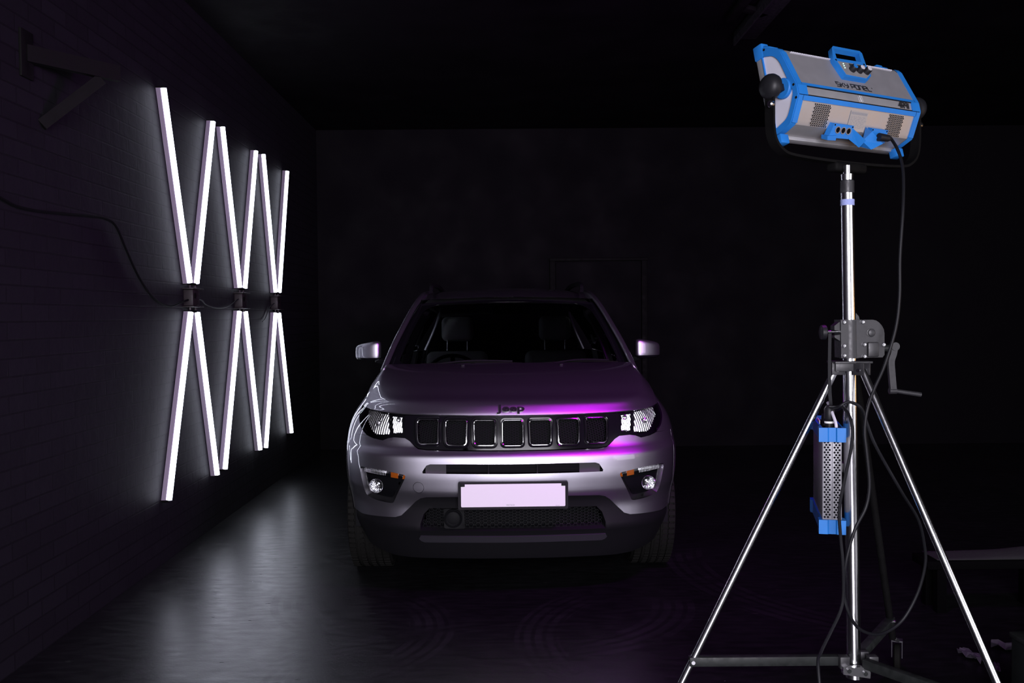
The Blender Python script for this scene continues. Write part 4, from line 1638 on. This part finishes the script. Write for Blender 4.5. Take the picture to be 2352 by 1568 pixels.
# spider under the winch
SPZ = 1.226
sp_ = MB()
sp_.box(pc_(1.254), (.135, .09, .008), bev=.002)
spider = SB(sp_, 'leg_collar', 'stand_black')
fp0, fp1 = fp(1911, 829), fp(1976, 851)
SB(MB().box(((fp0.x + fp1.x) / 2, SY - .034, (fp0.z + fp1.z) / 2), (fp1.x - fp0.x, .006, fp0.z - fp1.z), bev=.002), 'collar_front', 'stand_black', spider)
LEGS = [(180, None), (-55, None), (48, .44)]
leg_end = []
for k, (az, rr) in enumerate(LEGS):
    e = Vector((math.cos(R(az)), math.sin(R(az)), 0))
    sd = Vector((-e.y, e.x, 0))
    top = pc_(SPZ) + e * .052
    for s in (-1, 1):
        c = pc_(SPZ + .005) + e * .045 + sd * s * .019
        mb = MB().bar(c - e * .022, c + e * .026, .005, .045, bev=.0015)
        SB(mb, 'leg_bracket', 'stand_black', spider)
    SB(MB().cyl(top - sd * .026, top + sd * .026, .0065, n=14), 'pivot_bolt', 'chrome_soft', spider)
    if rr is None:
        end = pc_(0.045) + e * (.052 + .494 * (SPZ - .045))
        end.x += pole_x(SPZ) - pole_x(.045)
    else:
        end = Vector((1.268 + .40 * e.x, SY + .40 * e.y, .135))
    leg_end.append((top, end, e, sd))
    lg_ = SB(MB().cyl(top, end, .0135, n=24), 'leg', 'pole_chrome' if rr is None else 'painted_steel')
    f = (top.z - .167) / (top.z - end.z)
    hg = top.lerp(end, min(f, .97))
    if rr is not None:
        hg = top.lerp(end, .93)
    # strut between the column foot and the leg
    b0 = pc_(.165) + e * .045
    stt = SB(MB().bar(b0, hg + e * .012, .032, .034, bev=.003), 'strut', 'stand_grey')
    SB(MB().cyl(hg - sd * .022, hg + sd * .022, .007, n=14), 'strut_bolt', 'chrome_soft', stt)
    if rr is None:                                    # rubber foot (below the frame edge)
        SB(MB().lathe([(.016, 0), (.022, .004), (.022, .05), (.016, .06)], Vector((end.x, end.y, 0)), (0, 0, 1), 20), 'leg_foot', 'rubber', lg_)
        continue
    # castor at the foot of the rear leg
    wc = at(2060, 1515, 3.625)
    wc.z = .050
    wx_ = Vector((.92, -.39, 0)).normalized()
    cs = SB(MB().bar(end + Vector((0, 0, .0)), Vector((wc.x, wc.y, .115)), .03, .012, bev=.002), 'castor', 'stand_black')
    fk = MB()
    for s in (-1, 1):
        fk.bar(Vector((wc.x, wc.y, .118)) + wx_ * s * .019, wc + wx_ * s * .019, .030, .003, up=wx_)
    fk.bar(Vector((wc.x, wc.y, .117)) - wx_ * .021, Vector((wc.x, wc.y, .117)) + wx_ * .021, .034, .006)
    SB(fk, 'castor_fork', 'skid_silver', cs)
    SB(MB().lathe([(.0, -.013), (.040, -.013), (.048, -.009), (.050, 0), (.048, .009), (.040, .013), (0, .013)], wc, wx_, 32), 'castor_wheel', 'rubber', cs)
# foot of the column
cf = SB(MB().lathe([(.024, 0), (.030, .002), (.030, .040), (.027, .042)], pc_(.098), (0, 0, 1), 32), 'column_foot', 'chrome_soft')
fb = fpoly([(1925, 1520), (1935, 1516), (1950, 1521), (1965, 1519), (1984, 1525), (1987, 1532), (1986, 1545), (1925, 1536)])
cl_ = SB(MB().prism(fb, (0, SY - .030, 0), (1, 0, 0), (0, 0, 1), .022), 'foot_clamp', 'chrome_soft', cf)
for u, v in ((1937, 1527), (1974, 1533)):
    p = fp(u, v)
    SB(MB().cyl((p.x, SY - .050, p.z), (p.x, SY - .060, p.z), .008, n=16), 'clamp_bolt', 'stand_grey', cf)
for dx, dy in ((.045, .03), (-.045, -.02), (.06, -.02)):
    SB(MB().box(pc_(.165, dx, dy), (.035, .035, .045), bev=.004), 'strut_socket', 'stand_black', cf)

# ------------------------------------------------------------------ the lamp head
HP = Vector((1.2568, 3.3503, 2.1967))
HA = R(28.5)
TAU = R(13.5)
head = thing('studio_light', HP, 'silver and blue studio light panel on the chrome tripod stand, seen from behind', 'studio light')
ax_h = Vector((math.cos(HA), math.sin(HA), 0))
back = Vector((math.sin(HA), -math.cos(HA), 0))
upv = Vector((0, 0, 1))
ed = back * math.cos(TAU) + upv * math.sin(TAU)
eh = -back * math.sin(TAU) + upv * math.cos(TAU)
HL2 = .315


def H(w, d, h):
    return ax_h * w + ed * d + eh * h


def HB(mb, name, m, parent=None, **k):
    return mb.build(name, M[m] if isinstance(m, str) else m, parent or head, **k)


PROF = [(-.066, .206), (-.020, .186), (.010, .166), (.019, .153), (.064, .004), (.063, -.032), (.015, -.104), (.004, -.115), (-.041, -.125), (-.066, -.127)]
INNER = round_poly([(-.062, .170), (-.013, .150), (.009, .120), (.046, -.014), (.020, -.062), (-.002, -.092), (-.062, -.106)], [.0, .02, .02, .012, .01, .02, 0], 4)


def prism_w(prof, w0, w1):
    mb = MB()
    n = len(prof)
    mb.add([H(w0, *p) for p in prof] + [H(w1, *p) for p in prof],
           [tuple(reversed(range(n))), tuple(range(n, 2 * n))] + [(i, (i + 1) % n, n + (i + 1) % n, n + i) for i in range(n)])
    return mb


shr = [(d * .985 - .001, h * .985) for d, h in PROF]
housing = HB(prism_w(shr, -HL2 + .004, HL2 - .004), 'housing', 'alu', sharp=20)
for s in (-1, 1):
    F_ = lambda d, h, s=s: H(s * HL2, d, h)
    N_ = lambda d, h, s=s: ax_h * s
    rim = patch(PROF, [INNER], F=F_, FN=N_, off=.004, thick=.028, step=.03)
    rim.v = rim.v
    cap_ = HB(rim, 'end_frame', 'blue', sharp=35)
    for i in range(len(PROF) - 1):
        pass
    HB(patch(INNER, F=F_, FN=N_, off=-.002, thick=.0, step=.03), 'end_plate', 'alu_end', cap_)
    mb = MB()
    mb.box(H(s * (HL2 - .012), -.076, .194), (.036, .044, .054), Matrix((ax_h, ed, eh)).transposed(), bev=.005)
    HB(mb, 'corner_block', 'blue', cap_)
    mb = MB()
    mb.box(H(s * (HL2 - .026), -.044, .196), (.05, .036, .016), Matrix((ax_h, ed, eh)).transposed() @ Matrix.Rotation(R(-32), 3, 'X'), bev=.006)
    HB(mb, 'corner_block', 'blue', cap_)
    mb = MB()
    mb.box(H(s * (HL2 - .014), -.060, -.146), (.040, .036, .034), Matrix((ax_h, ed, eh)).transposed(), bev=.004)
    HB(mb, 'corner_block', 'blue', cap_)
    # blue block over the ridge
    rg = [(.060, .004), (.0655, .003), (.0655, -.031), (.060, -.033)]
    HB(prism_w([(.05, .003), (.0668, .004), (.0668, -.031), (.05, -.031)], s * HL2, s * (HL2 - .043)), 'ridge_block', 'blue', cap_)
    for h_ in (-.002, -.043):
        pass
    # screws at the frame
    for d_, h_ in ((.055, .008), (.056, -.040), (-.045, .19)):
        HB(MB().lathe([(.0045, .0), (.0045, .0015), (0, .0015)], H(s * (HL2 + .004), d_ - .002, h_), ax_h * s, 12), 'frame_screw', 'hole', cap_)
    # pivot hub
    hub = HB(MB().lathe([(.036, 0), (.036, .010), (.033, .013), (0, .013)], H(s * (HL2 - .002), .005, .016), ax_h * s, 36), 'pivot_hub', 'blue', cap_)
    HB(MB().box(H(s * (HL2 + .028), .005, .016), (.04, .024, .026), Matrix((ax_h, ed, eh)).transposed(), bev=.003), 'pivot_stem', 'knob_black', hub)
# front frame and the glowing diffuser
fr = MB()
for h_, hh in ((.206, .022), (-.126, .022)):
    fr.box(H(0, -.080, h_), (2 * HL2, .030, hh), Matrix((ax_h, ed, eh)).transposed(), bev=.003)
for s in (-1, 1):
    fr.box(H(s * (HL2 - .010), -.080, .04), (.022, .030, .33), Matrix((ax_h, ed, eh)).transposed(), bev=.003)
front = HB(fr, 'front_frame', 'alu')
HB(MB().box(H(0, -.088, .04), (2 * HL2 - .04, .006, .31), Matrix((ax_h, ed, eh)).transposed()), 'front_diffuser', 'panel_glow')
# perforated lip along the top rear edge
lip = MB()
for k in range(60):
    w = -HL2 + .055 + (2 * HL2 - .11) * k / 59
    lip.box(H(w, .0185, .154), (.006, .006, .004), Matrix((ax_h, ed, eh)).transposed())
HB(lip, 'perforated_lip', 'alu_end', smooth=False)

# faces of the back: origin, up-direction along the face, outward normal
def face(a, b):
    a = Vector(a)
    b = Vector(b)
    dv = (b - a).normalized()
    nv_ = Vector((dv.y, -dv.x))
    o = ed * a.x + eh * a.y
    u_ = ed * dv.x + eh * dv.y
    n_ = ed * nv_.x + eh * nv_.y
    if n_.dot(ed) < 0:
        n_ = -n_
    return lambda w, e, off=0.0: o + ax_h * (w - HL2) + u_ * e + n_ * off, u_, n_


UF, u_up, n_up = face((.064, .004), (.019, .153))
RF, u_rf, n_rf = face((.063, -.032), (.064, .004))
LF, u_lf, n_lf = face((.063, -.032), (.015, -.104))


def fprism(FF, nn, poly, o0, o1, mb=None):
    """polygon on a face, between two offsets"""
    mb = mb or MB()
    n = len(poly)
    mb.add([FF(a, b, o0) for a, b in poly] + [FF(a, b, o1) for a, b in poly],
           [tuple(reversed(range(n))), tuple(range(n, 2 * n))] + [(i, (i + 1) % n, n + (i + 1) % n, n + i) for i in range(n)])
    return mb


HB(fprism(UF, n_up, [(.02, 0), (.61, 0), (.61, .0105), (.02, .0105)], -.004, .003), 'blue_strip', 'blue')
HB(fprism(LF, n_lf, [(.02, .0), (.61, .0), (.61, .017), (.02, .017)], -.004, .003), 'blue_strip', 'blue')
HB(fprism(RF, n_rf, [(.004, .0), (.626, .0), (.626, .0035), (.004, .0035)], 0, .0012)
   .add([], []), 'seam', 'hole')
HB(fprism(RF, n_rf, [(.004, .0325), (.626, .0325), (.626, .036), (.004, .036)], 0, .0012), 'seam', 'hole')
HB(fprism(UF, n_up, [(.022, .0105), (.608, .0105), (.608, .149), (.022, .149)], -.003, .0008), 'shaded_upper_panel', 'alu_dark')  # shade of the upward-tilted face, put into a darker sheet colour
# rim overlap on the back faces
for a, b in ((.0, .024), (.606, .630)):
    HB(fprism(UF, n_up, [(a, .0), (b, .0), (b, .150), (a, .150)], -.004, .003), 'frame_edge', 'blue')
    HB(fprism(LF, n_lf, [(a, .0), (b, .0), (b, .095), (a, .095)], -.004, .003), 'frame_edge', 'blue')
# handle with the control panel
hpoly = [(.252, .060), (.373, .060), (.408, .088), (.414, .146), (.428, .203), (.421, .213), (.280, .213), (.268, .203), (.239, .138)]
hhole = [(.276, .200), (.408, .200), (.395, .153), (.263, .150)]
FH = lambda a, b: UF(a, b, 0)
NH = lambda a, b: n_up
hand = HB(patch(hpoly, [hhole], F=FH, FN=NH, off=.016, thick=.020, step=.03), 'carry_handle', 'blue', sharp=35)
HB(fprism(UF, n_up, [(.258, .134), (.400, .136), (.402, .092), (.372, .070), (.268, .072)], .013, .0172), 'control_plate', 'alu', hand)
HB(fprism(UF, n_up, [(.312, .114), (.380, .114), (.380, .131), (.312, .131)], .013, .0182), 'display', 'screen', hand)
for k_, (w, e) in enumerate(((.312, .100), (.349, .100), (.386, .100))):
    c = UF(w, e, .017)
    kb = HB(MB().lathe([(.0135, 0), (.0125, .018), (.011, .020), (0, .020)], c, n_up, 24), 'control_knob', 'knob_black', hand)
    HB(MB().lathe([(.0095, .020), (.0095, .0212), (0, .0212)], c, n_up, 20), 'knob_cap', 'blue' if k_ == 0 else 'alu_end', kb)
for w, e in ((.282, .125), (.280, .115), (.279, .105)):
    HB(MB().lathe([(.0022, 0), (.0018, .0012), (0, .0014)], UF(w, e, .0172), n_up, 10), 'status_led', 'led_green', hand)
for w, e in ((.254, .140), (.402, .142)):
    HB(MB().lathe([(.004, 0), (.004, .001), (0, .001)], UF(w, e, .016), n_up, 10), 'handle_screw', 'hole', hand)
# lettering
GL = {
    'S': [[(1, 1), (.0, 1), (.0, .55), (1, .45), (1, 0), (-.15, 0)]], 'K': [[(0, 1), (0, 0)], [(.95, 1), (.45, .55), (.2, .5)], [(.3, .5), (1.0, 0)]],
    'Y': [[(0, 1), (.0, .55), (.95, .42)], [(1, 1), (1, .3), (.55, 0), (.2, 0)]], 'P': [[(0, 0), (0, 1), (1, 1), (1, .42), (.1, .42)]],
    'A': [[(1, 1), (0, 1), (0, 0), (1, 0), (1, 1)]], 'N': [[(0, 0), (0, 1), (.75, 1), (1, .75), (1, 0)]],
    'E': [[(0, .5), (1, .5), (1, 1), (0, 1), (0, 0), (1, 0)]], 'L': [[(0, 1), (0, 0), (1, 0)]],
    'R': [[(0, 0), (0, 1), (.9, 1), (.9, .5), (.2, .5)], [(.45, .5), (1, 0)]], 'I': [[(.5, 1), (.5, 0)]],
    '4': [[(.75, 0), (.75, 1), (0, .38), (1, .38)]], 'Я': [[(.2, 1), (.9, 1), (.9, 0)], [(.9, .5), (.1, .5), (.1, .95)]],
}


def lettering(FF, text, w0, w1, e0, e1, wid, off, name, m):
    n = len(text)
    units = sum(.35 if c in ' I' else 1 for c in text) + .32 * (n - 1)
    u = (w1 - w0) / units
    x = w0
    mb = MB()
    for c in text:
        k = .35 if c in ' I' else 1
        if c != ' ':
            st_ = [[(x + p[0] * u * k, e0 + p[1] * (e1 - e0)) for p in pl_] for pl_ in GL[c]]
            vs, fs = strokes_mesh(st_, wid)
            mb.add([FF(p[0], p[1], off) for p in vs], fs)
        x += (k + .32) * u
    return HB(mb, name, m, fix=False, smooth=False)


lettering(UF, 'SKY PANEL',   .210, .388, .0225, .0425, .0050, .0012, 'panel_lettering', 'black_print')
HB(MB().lathe([(.003, 0), (.003, .0006), (.0018, .0006), (.0018, 0)], UF(.397, .039, .0006), n_up, 14), 'panel_lettering', 'black_print')
lettering(RF, '4RЯI', .515, .570, .007, .030, .0056, .0016, 'maker_lettering', 'black_print')
HB(fprism(RF, n_rf, [(.305, .030), (.319, .029), (.324, .004), (.314, .003)], 0, .0016), 'sticker', 'silver_sticker')
# vents
for w0 in (.086, .470):
    mb = MB()
    rows, cols = 12, 9
    for i in range(rows):
        for j in range(cols):
            w = w0 + (.080) * (j + (.5 if i % 2 else 0)) / cols + .004
            e = .024 + .072 * i / (rows - 1)
            mb.add([LF(w + .0029 * math.cos(R(60 * k)), e + .0034 * math.sin(R(60 * k)), .0008) for k in range(6)], [tuple(range(6))])
    HB(mb, 'vent_holes', 'hole', fix=False, smooth=False)
# rating label
lab_ = HB(fprism(LF, n_lf, [(.272, .028), (.360, .028), (.360, .098), (.272, .098)], 0, .0010), 'rating_label', 'label_grey')
mb = MB()
rnd = random.Random(4)
for k in range(11):
    x = .275 + k * .0075
    mb.add([LF(x, .031, .0016), LF(x + .005, .031, .0016), LF(x + .005, .040, .0016), LF(x, .040, .0016)], [(0, 1, 2, 3)])
for k in range(12):
    e = .046 + k * .0036
    x = .276
    while x < .35:
        l_ = rnd.uniform(.004, .018)
        mb.add([LF(x, e, .0016), LF(min(x + l_, .357), e, .0016), LF(min(x + l_, .357), e + .0012, .0016), LF(x, e + .0012, .0016)], [(0, 1, 2, 3)])
        x += l_ + rnd.uniform(.003, .008)
HB(mb, 'label_print', 'print_grey', lab_, fix=False, smooth=False)
# connector blocks
c1 = HB(fprism(LF, n_lf, [(.184, .078), (.283, .078), (.290, .126), (.172, .129)], -.004, .020), 'connector_block', 'blue')
for w, e in ((.207, .099), (.234, .099), (.261, .099)):
    c = LF(w, e, .020)
    j_ = HB(MB().lathe([(.0125, 0), (.0125, .003), (.0100, .003), (.0100, .0)], c, n_lf, 20), 'socket_ring', 'alu_dark', c1)
    HB(MB().lathe([(.0100, .0008), (0, .0008)], c, n_lf, 20), 'socket', 'hole', c1)
for w, e in ((.189, .083), (.278, .083)):
    HB(MB().lathe([(.003, 0), (.003, .001), (0, .001)], LF(w, e, .020), n_lf, 10), 'block_screw', 'hole', c1)
HB(fprism(LF, n_lf, [(.160, .124), (.205, .118), (.205, .136), (.165, .138)], -.004, .026), 'guard_foot', 'blue', c1)
wedge = MB().add([LF(.284, .080, .0), LF(.369, .124, .016), LF(.322, .150, .034), LF(.272, .126, .022), LF(.30, .1, -.01), LF(.36, .15, -.01)],
                 [(0, 1, 2, 3), (0, 3, 4), (3, 2, 5, 4), (2, 1, 5), (0, 4, 5, 1)])
HB(wedge, 'cable_guard', 'blue', c1)
c2 = HB(fprism(LF, n_lf, [(.380, .078), (.467, .078), (.466, .126), (.400, .126)], -.004, .018), 'connector_block', 'blue')
wedge = MB().add([LF(.366, .078, .0), LF(.384, .090, .018), LF(.440, .126, .034), LF(.388, .152, .034), LF(.355, .128, .012), LF(.37, .15, -.01), LF(.44, .14, -.01)],
                 [(0, 4, 3, 2, 1), (4, 5, 3), (3, 5, 6, 2), (2, 6, 1), (0, 1, 6, 5, 4)])
HB(wedge, 'cable_guard', 'blue', c2)
for w, e in ((.386, .083), (.461, .083)):
    HB(MB().lathe([(.003, 0), (.003, .001), (0, .001)], LF(w, e, .018), n_lf, 10), 'block_screw', 'hole', c2)
plug0, plug1 = LF(.408, .104, .034), LF(.448, .104, .042)
# yoke
hubw = H(0, .005, .016)


def Yk(w, z, d=0.0):
    return ax_h * w + back * (hubw.dot(back) + d) + upv * z


yk = []
zt_, zb_ = hubw.z + .03, -.212
for w, z in ((-.378, zt_), (-.380, .0), (-.380, -.11), (-.368, -.165), (-.335, -.197), (-.28, -.212), (-.1, -.219), (.1, -.219), (.28, -.212), (.335, -.197), (.368, -.165), (.380, -.11), (.380, 0), (.378, zt_)):
    yk.append(Yk(w, z))
yoke = HB(MB().sweep(spline(yk, 5), 0, sec=[(.0045, -.022), (.0045, .022), (-.0045, .022), (-.0045, -.022)], up=ax_h.cross(Vector((0, 0, -1)))), 'yoke', 'painted_steel') if False else None
ymb = MB()
ysp = spline(yk, 5)
vs, fs = [], []
for i, p in enumerate(ysp):
    a = ysp[max(i - 1, 0)]
    b = ysp[min(i + 1, len(ysp) - 1)]
    tdir = (b - a).normalized()
    nn = back.cross(tdir).normalized()
    for q, r_ in ((-.020, -.0045), (.020, -.0045), (.020, .0045), (-.020, .0045)):
        vs.append(p + back * q + nn * r_)
m_ = len(ysp)
for i in range(m_ - 1):
    for j in range(4):
        l = (j + 1) % 4
        fs.append((i * 4 + j, i * 4 + l, i * 4 + 4 + l, i * 4 + 4 + j))
fs += [(3, 2, 1, 0), tuple(range((m_ - 1) * 4, m_ * 4))]
yoke = HB(ymb.add(vs, fs), 'yoke', 'painted_steel', sharp=30)
# printing along the left arm
vs, fs = text_mesh('MAX WLL 22 kg  50 LBS', 0.0)
sc_ = .0085
HB(MB().add([Yk(-.3849, .045 - a * sc_ * 1.05, -.0 + b * sc_) for a, b, c in vs], fs), 'yoke_print', 'white_print', yoke, fix=False, smooth=False)
for s in (-1, 1):
    c = ax_h * s * .345 + hubw
    lv = HB(MB().lathe([(.026, .012), (.042, .020), (.0445, .032), (.042, .044), (.034, .055), (.018, .062), (0, .064)], c, ax_h * s, 36), 'tilt_lock_knob', 'knob_black')
    cc = ax_h * s * .386 + hubw + upv * -.062 + back * .010
    HB(MB().lathe([(.013, 0), (.013, .010), (.009, .014), (0, .014)], cc - ax_h * s * .004, ax_h * s, 20), 'yoke_bolt', 'chrome_soft', yoke)
# block and socket under the yoke
bl = MB().box(Yk(.0, -.236), (.165, .052, .036), Matrix((ax_h, back, upv)).transposed(), bev=.012, seg=3)
HB(bl, 'yoke_socket_block', 'painted_steel', yoke)
tp = pc_(1.932) - HP
HB(MB().cyl(tp, tp + Vector((0, 0, .030)), .014, n=20), 'spigot', 'chrome_soft', yoke)

# ------------------------------------------------------------------ power supply hung on the column
PS = Vector((1.199, 3.39, .665))
pdir = Vector((.245, .97, 0)).normalized()
pside = Vector((pdir.y, -pdir.x, 0))
PR = Matrix((pside, pdir, upv)).transposed()
ps = thing('power_supply', PS, 'blue cornered silver power supply box hanging in front of the stand column', 'power supply')


def PB(mb, name, m, parent=None, **k):
    return mb.build(name, M[m] if isinstance(m, str) else m, parent or ps, **k)


def pq(x, y, z):
    return pside * x + pdir * y + upv * z


PWD, PLN = .066, .38
body = PB(MB().box(pq(0, 0, .19), (PWD, PLN, .32), PR, bev=.004), 'supply_case', 'supply_sheet')
PB(MB().box(pq(0, -PLN / 2 - .0005, .19), (.0012, .001, .30), PR), 'case_seam', 'hole', body)
mb = MB()
for g in (-.0165, .0165):
    for i in range(31):
        for j in range(2 if i % 2 == 0 else 2):
            x = g + (j - .5) * .011 + (.0027 if i % 2 else -.0027)
            z = .045 + .265 * i / 30
            mb.add([pq(x + .0041 * math.cos(R(60 * k)), -PLN / 2 - .0008, z + .0041 * math.sin(R(60 * k))) for k in range(6)], [tuple(range(6))])
PB(mb, 'vent_holes', 'hole', body, fix=False, smooth=False)
mb = MB()
for i in range(46):
    for j in range(34):
        y = -PLN / 2 + .02 + .34 * (j + (.5 if i % 2 else 0)) / 34
        z = .05 + .27 * i / 45
        mb.add([pq(-PWD / 2 - .0008, y + .0030 * math.cos(R(90 * k)), z + .0021 * math.sin(R(90 * k))) for k in range(4)], [(0, 1, 2, 3)])
PB(mb, 'vent_holes', 'hole', body, fix=False, smooth=False)
for z, hh in ((.338, .050), (.012, .050)):
    x_, y_ = .0455, PLN / 2 + .014
    ring_o = [(-x_, -y_), (-x_ * .35, -y_), (-x_ * .25, -y_ + .005), (x_ * .25, -y_ + .005), (x_ * .35, -y_), (x_, -y_), (x_, -y_ + .04), (x_ - .007, -y_ + .05), (x_ - .007, y_ - .05), (x_, y_ - .04), (x_, y_),
              (-x_, y_), (-x_, y_ - .04), (-x_ + .007, y_ - .05), (-x_ + .007, -y_ + .05), (-x_, -y_ + .04)]
    ring_i = [(-.0325, -PLN / 2 - .001), (.0325, -PLN / 2 - .001), (.0325, PLN / 2 + .001), (-.0325, PLN / 2 + .001)]
    PB(patch(ring_o, [ring_i], F=lambda a, b: pq(a, b, z + hh / 2), FN=lambda a, b: upv, thick=hh, step=.02), 'bumper_frame', 'blue')
PB(MB().box(pq(0, -.0, .340), (.058, PLN - .02, .020), PR), 'connector_plate', 'stand_black', body)
pg = PB(MB().lathe([(.013, 0), (.013, .022), (.016, .024), (.016, .030), (.013, .032), (.015, .034), (.018, .040), (.018, .075), (.012, .085), (.009, .088), (0, .088)], pq(-.004, -.125, .348), (0.0, .0, 1), 24), 'power_plug', 'knob_black')
PB(MB().lathe([(.0168, .0235), (.0168, .0305)], pq(-.004, -.125, .348), (0, 0, 1), 24, caps=False), 'plug_ring', 'white_print', pg)
PB(MB().lathe([(.010, 0), (.010, .03), (.008, .045), (0, .045)], pq(-.012, -.02, .348), (0, 0, 1), 16), 'data_plug', 'knob_black')
PB(MB().box(pq(-.028, .02, .355), (.003, .10, .03), PR), 'type_label', 'white_print', body)
PB(MB().box(pq(.055, -.03, .20), (.028, .05, .035), PR, bev=.004), 'column_hook', 'stand_black')
tag(cable('power_cable', [PS + pq(.016, -.17, .350), PS + pq(.015, -.165, .375), PS + pq(.008, -.15, .40), PS + pq(.000, -.12, .425), PS + pq(-.004, -.08, .44)], .0055, 'grey_cable', None, None),
    'short pale grey cable on top of the power supply box', 'cable')

# ------------------------------------------------------------------ cables on the stand
A_ = lambda u, v, Y: at(u, v, Y)
plug_w0, plug_w1 = HP + plug0, HP + plug1
hc_ = cable('power_cable', [plug_w1 - (plug_w1 - plug_w0) * .15, plug_w1 + (plug_w1 - plug_w0) * .2, A_(2047, 319, 3.38), A_(2060, 340, 3.33), A_(2070, 368, 3.29), A_(2075, 405, 3.25), A_(2074, 480, 3.20), A_(2067, 590, 3.18), A_(2066, 680, 3.17),
                            A_(2057, 755, 3.16), A_(2032, 838, 3.15), A_(2008, 893, 3.14), A_(1992, 940, 3.13), A_(1986, 990, 3.13), A_(1991, 1041, 3.13), A_(1997, 1113, 3.13), A_(1989, 1164, 3.13), A_(1966, 1210, 3.12), A_(1952, 1252, 3.12),
                            A_(1942, 1300, 3.12), A_(1939, 1366, 3.14), A_(1951, 1411, 3.14), A_(1972, 1442, 3.16), A_(2005, 1456, 3.2), A_(2038, 1450, 3.24), A_(2075, 1421, 3.26), A_(2108, 1361, 3.26), A_(2125, 1297, 3.25), A_(2123, 1250, 3.24),
                            A_(2109, 1193, 3.22), A_(2074, 1134, 3.20), A_(2034, 1065, 3.19), A_(2007, 1014, 3.18), A_(1991, 971, 3.18), A_(1982, 944, 3.18), A_(1970, 930, 3.18), A_(1947, 923, 3.18), A_(1925, 934, 3.19),
                            PS + pq(-.004, -.125, .43)], .0056, 'cable', 'black cable from the lamp head looping down the stand to the power supply', 'cable')
MB().add([], [])
pl_ = MB().cyl(plug_w0 - hc_.location, plug_w1 - hc_.location, .0145, .0125, n=20)
pl_.cyl(plug_w1 - hc_.location, plug_w1 + (plug_w1 - plug_w0) * .25 - hc_.location, .0125, .0085, n=16)
pl_.build('cable_plug', M['knob_black'], hc_)
cable('mains_cable', [PS + pq(-.012, -.02, .39), A_(1925, 940, 3.30), A_(1936, 935, 3.22), A_(1951, 955, 3.16), A_(1958, 987, 3.14), A_(1955, 1030, 3.13), A_(1941, 1097, 3.12), A_(1928, 1169, 3.11), A_(1931, 1236, 3.11), A_(1936, 1292, 3.10), A_(1937, 1366, 3.10),
                      A_(1930, 1404, 3.09), A_(1909, 1449, 3.06), A_(1886, 1497, 3.02), A_(1879, 1530, 2.98), Vector((1.02, 2.90, .10)), Vector((1.02, 2.80, .02)), Vector((1.06, 2.6, .009)), Vector((1.2, 2.4, .009))], .0056, 'cable',
      'black mains cable dropping from the power supply to the floor', 'cable')
strap = MB().sweep([p - A_(1906, 765, 3.27) for p in spline([A_(1906, 765, 3.27), A_(1905, 840, 3.27), A_(1906, 900, 3.27), A_(1908, 945, 3.28), PS + pq(-.01, -.03, .36)], 5)], 0,
                   sec=[(.0058, -.0015), (.0058, .0015), (-.0058, .0015), (-.0058, -.0015)], up=(1, 0, 0)).build('hanging_strap', M['cable'])
strap.location = A_(1906, 765, 3.27)
tag(strap, 'black webbing strap hanging from the locking knob to the power supply', 'strap')

# ------------------------------------------------------------------ things at the right edge
t = thing('low_bench', (2.75, 4.55, 0), 'low black bench half in the dark behind the stand at the right', 'bench')
MB().box((0, -.17, .228), (1.50, .17, .04), bev=.004).build('bench_top', M['bench_black'], t)
for x in (-.68, -.2, .68):
    for y in (-.23, -.11):
        MB().box((x, y, .104), (.045, .045, .208)).build('leg', M['bench_black'], t)
g = MB()
us_ = [i / 24 for i in range(25)]
vs2_ = [j / 8 for j in range(9)]
def cloth(u, v):
    rd = math.sin(math.pi * min(1, max(0, u)))
    return Vector((-.70 + 1.40 * u, -.08 + .16 * v, .004 + .045 * rd * (1 - abs(u - .55)) * math.sin(math.pi * v) ** .6 + .006 * math.sin(u * 31 + v * 5) * rd * math.sin(math.pi * v)))
g.grid(cloth, us_, vs2_)
c_ = g.build('folded_cloth', M['black_cloth'])
c_.location = (2.75, 4.38, .248)
sm = c_.modifiers.new('thick', 'SOLIDIFY')
sm.thickness = .004
sm.offset = 1
tag(c_, 'dark crumpled cloth lying over the low bench top', 'cloth')
t = thing('flight_case', (2.11, 3.01, 0), 'dark grey flight case cut by the right edge of the frame', 'case')
MB().box((0, 0, .17), (.70, .28, .28), bev=.006).build('case_body', M['case_grey'], t)
MB().box((0, 0, .305), (.71, .29, .018), bev=.003).build('case_lid_rim', M['stand_grey'], t)
for x in (-.30, .30):
    for y in (-.1, .1):
        MB().cyl((x, y, 0), (x, y, .032), .03, n=16).build('case_foot', M['rubber'], t)
scr = [(2233, 1514, .075, 20, 'pale crumpled paper scrap on the floor left of the right tripod leg'),
       (2318, 1494, .085, 60, 'narrow pale paper strip on the floor beside the flight case'),
       (2287, 1541, .055, -25, 'small pale paper scrap by the lower right tripod leg')]
for u, v, sz, az, lab in scr:
    d = CAM_M @ Vector(((u - 1176) / FPX, (784 - v) / FPX, -1))
    p = CAM_P + d * (-CAM_H / d.z)
    mb = MB()
    rnd = random.Random(u)
    n = 5
    mb.grid(lambda a, b: Matrix.Rotation(R(az), 3, 'Z') @ Vector(((a - .5) * sz * .55, (b - .5) * sz * 1.6, .004 + abs(math.sin(a * 7 + b * 5)) * sz * .35)), [i / n for i in range(n + 1)], [i / n for i in range(n + 1)])
    o = mb.build('paper_scrap', M['paper'], smooth=False)
    md = o.modifiers.new('thick', 'SOLIDIFY')
    md.thickness = .0012
    o.location = (p.x, p.y, 0)
    tag(o, lab, 'paper scrap')
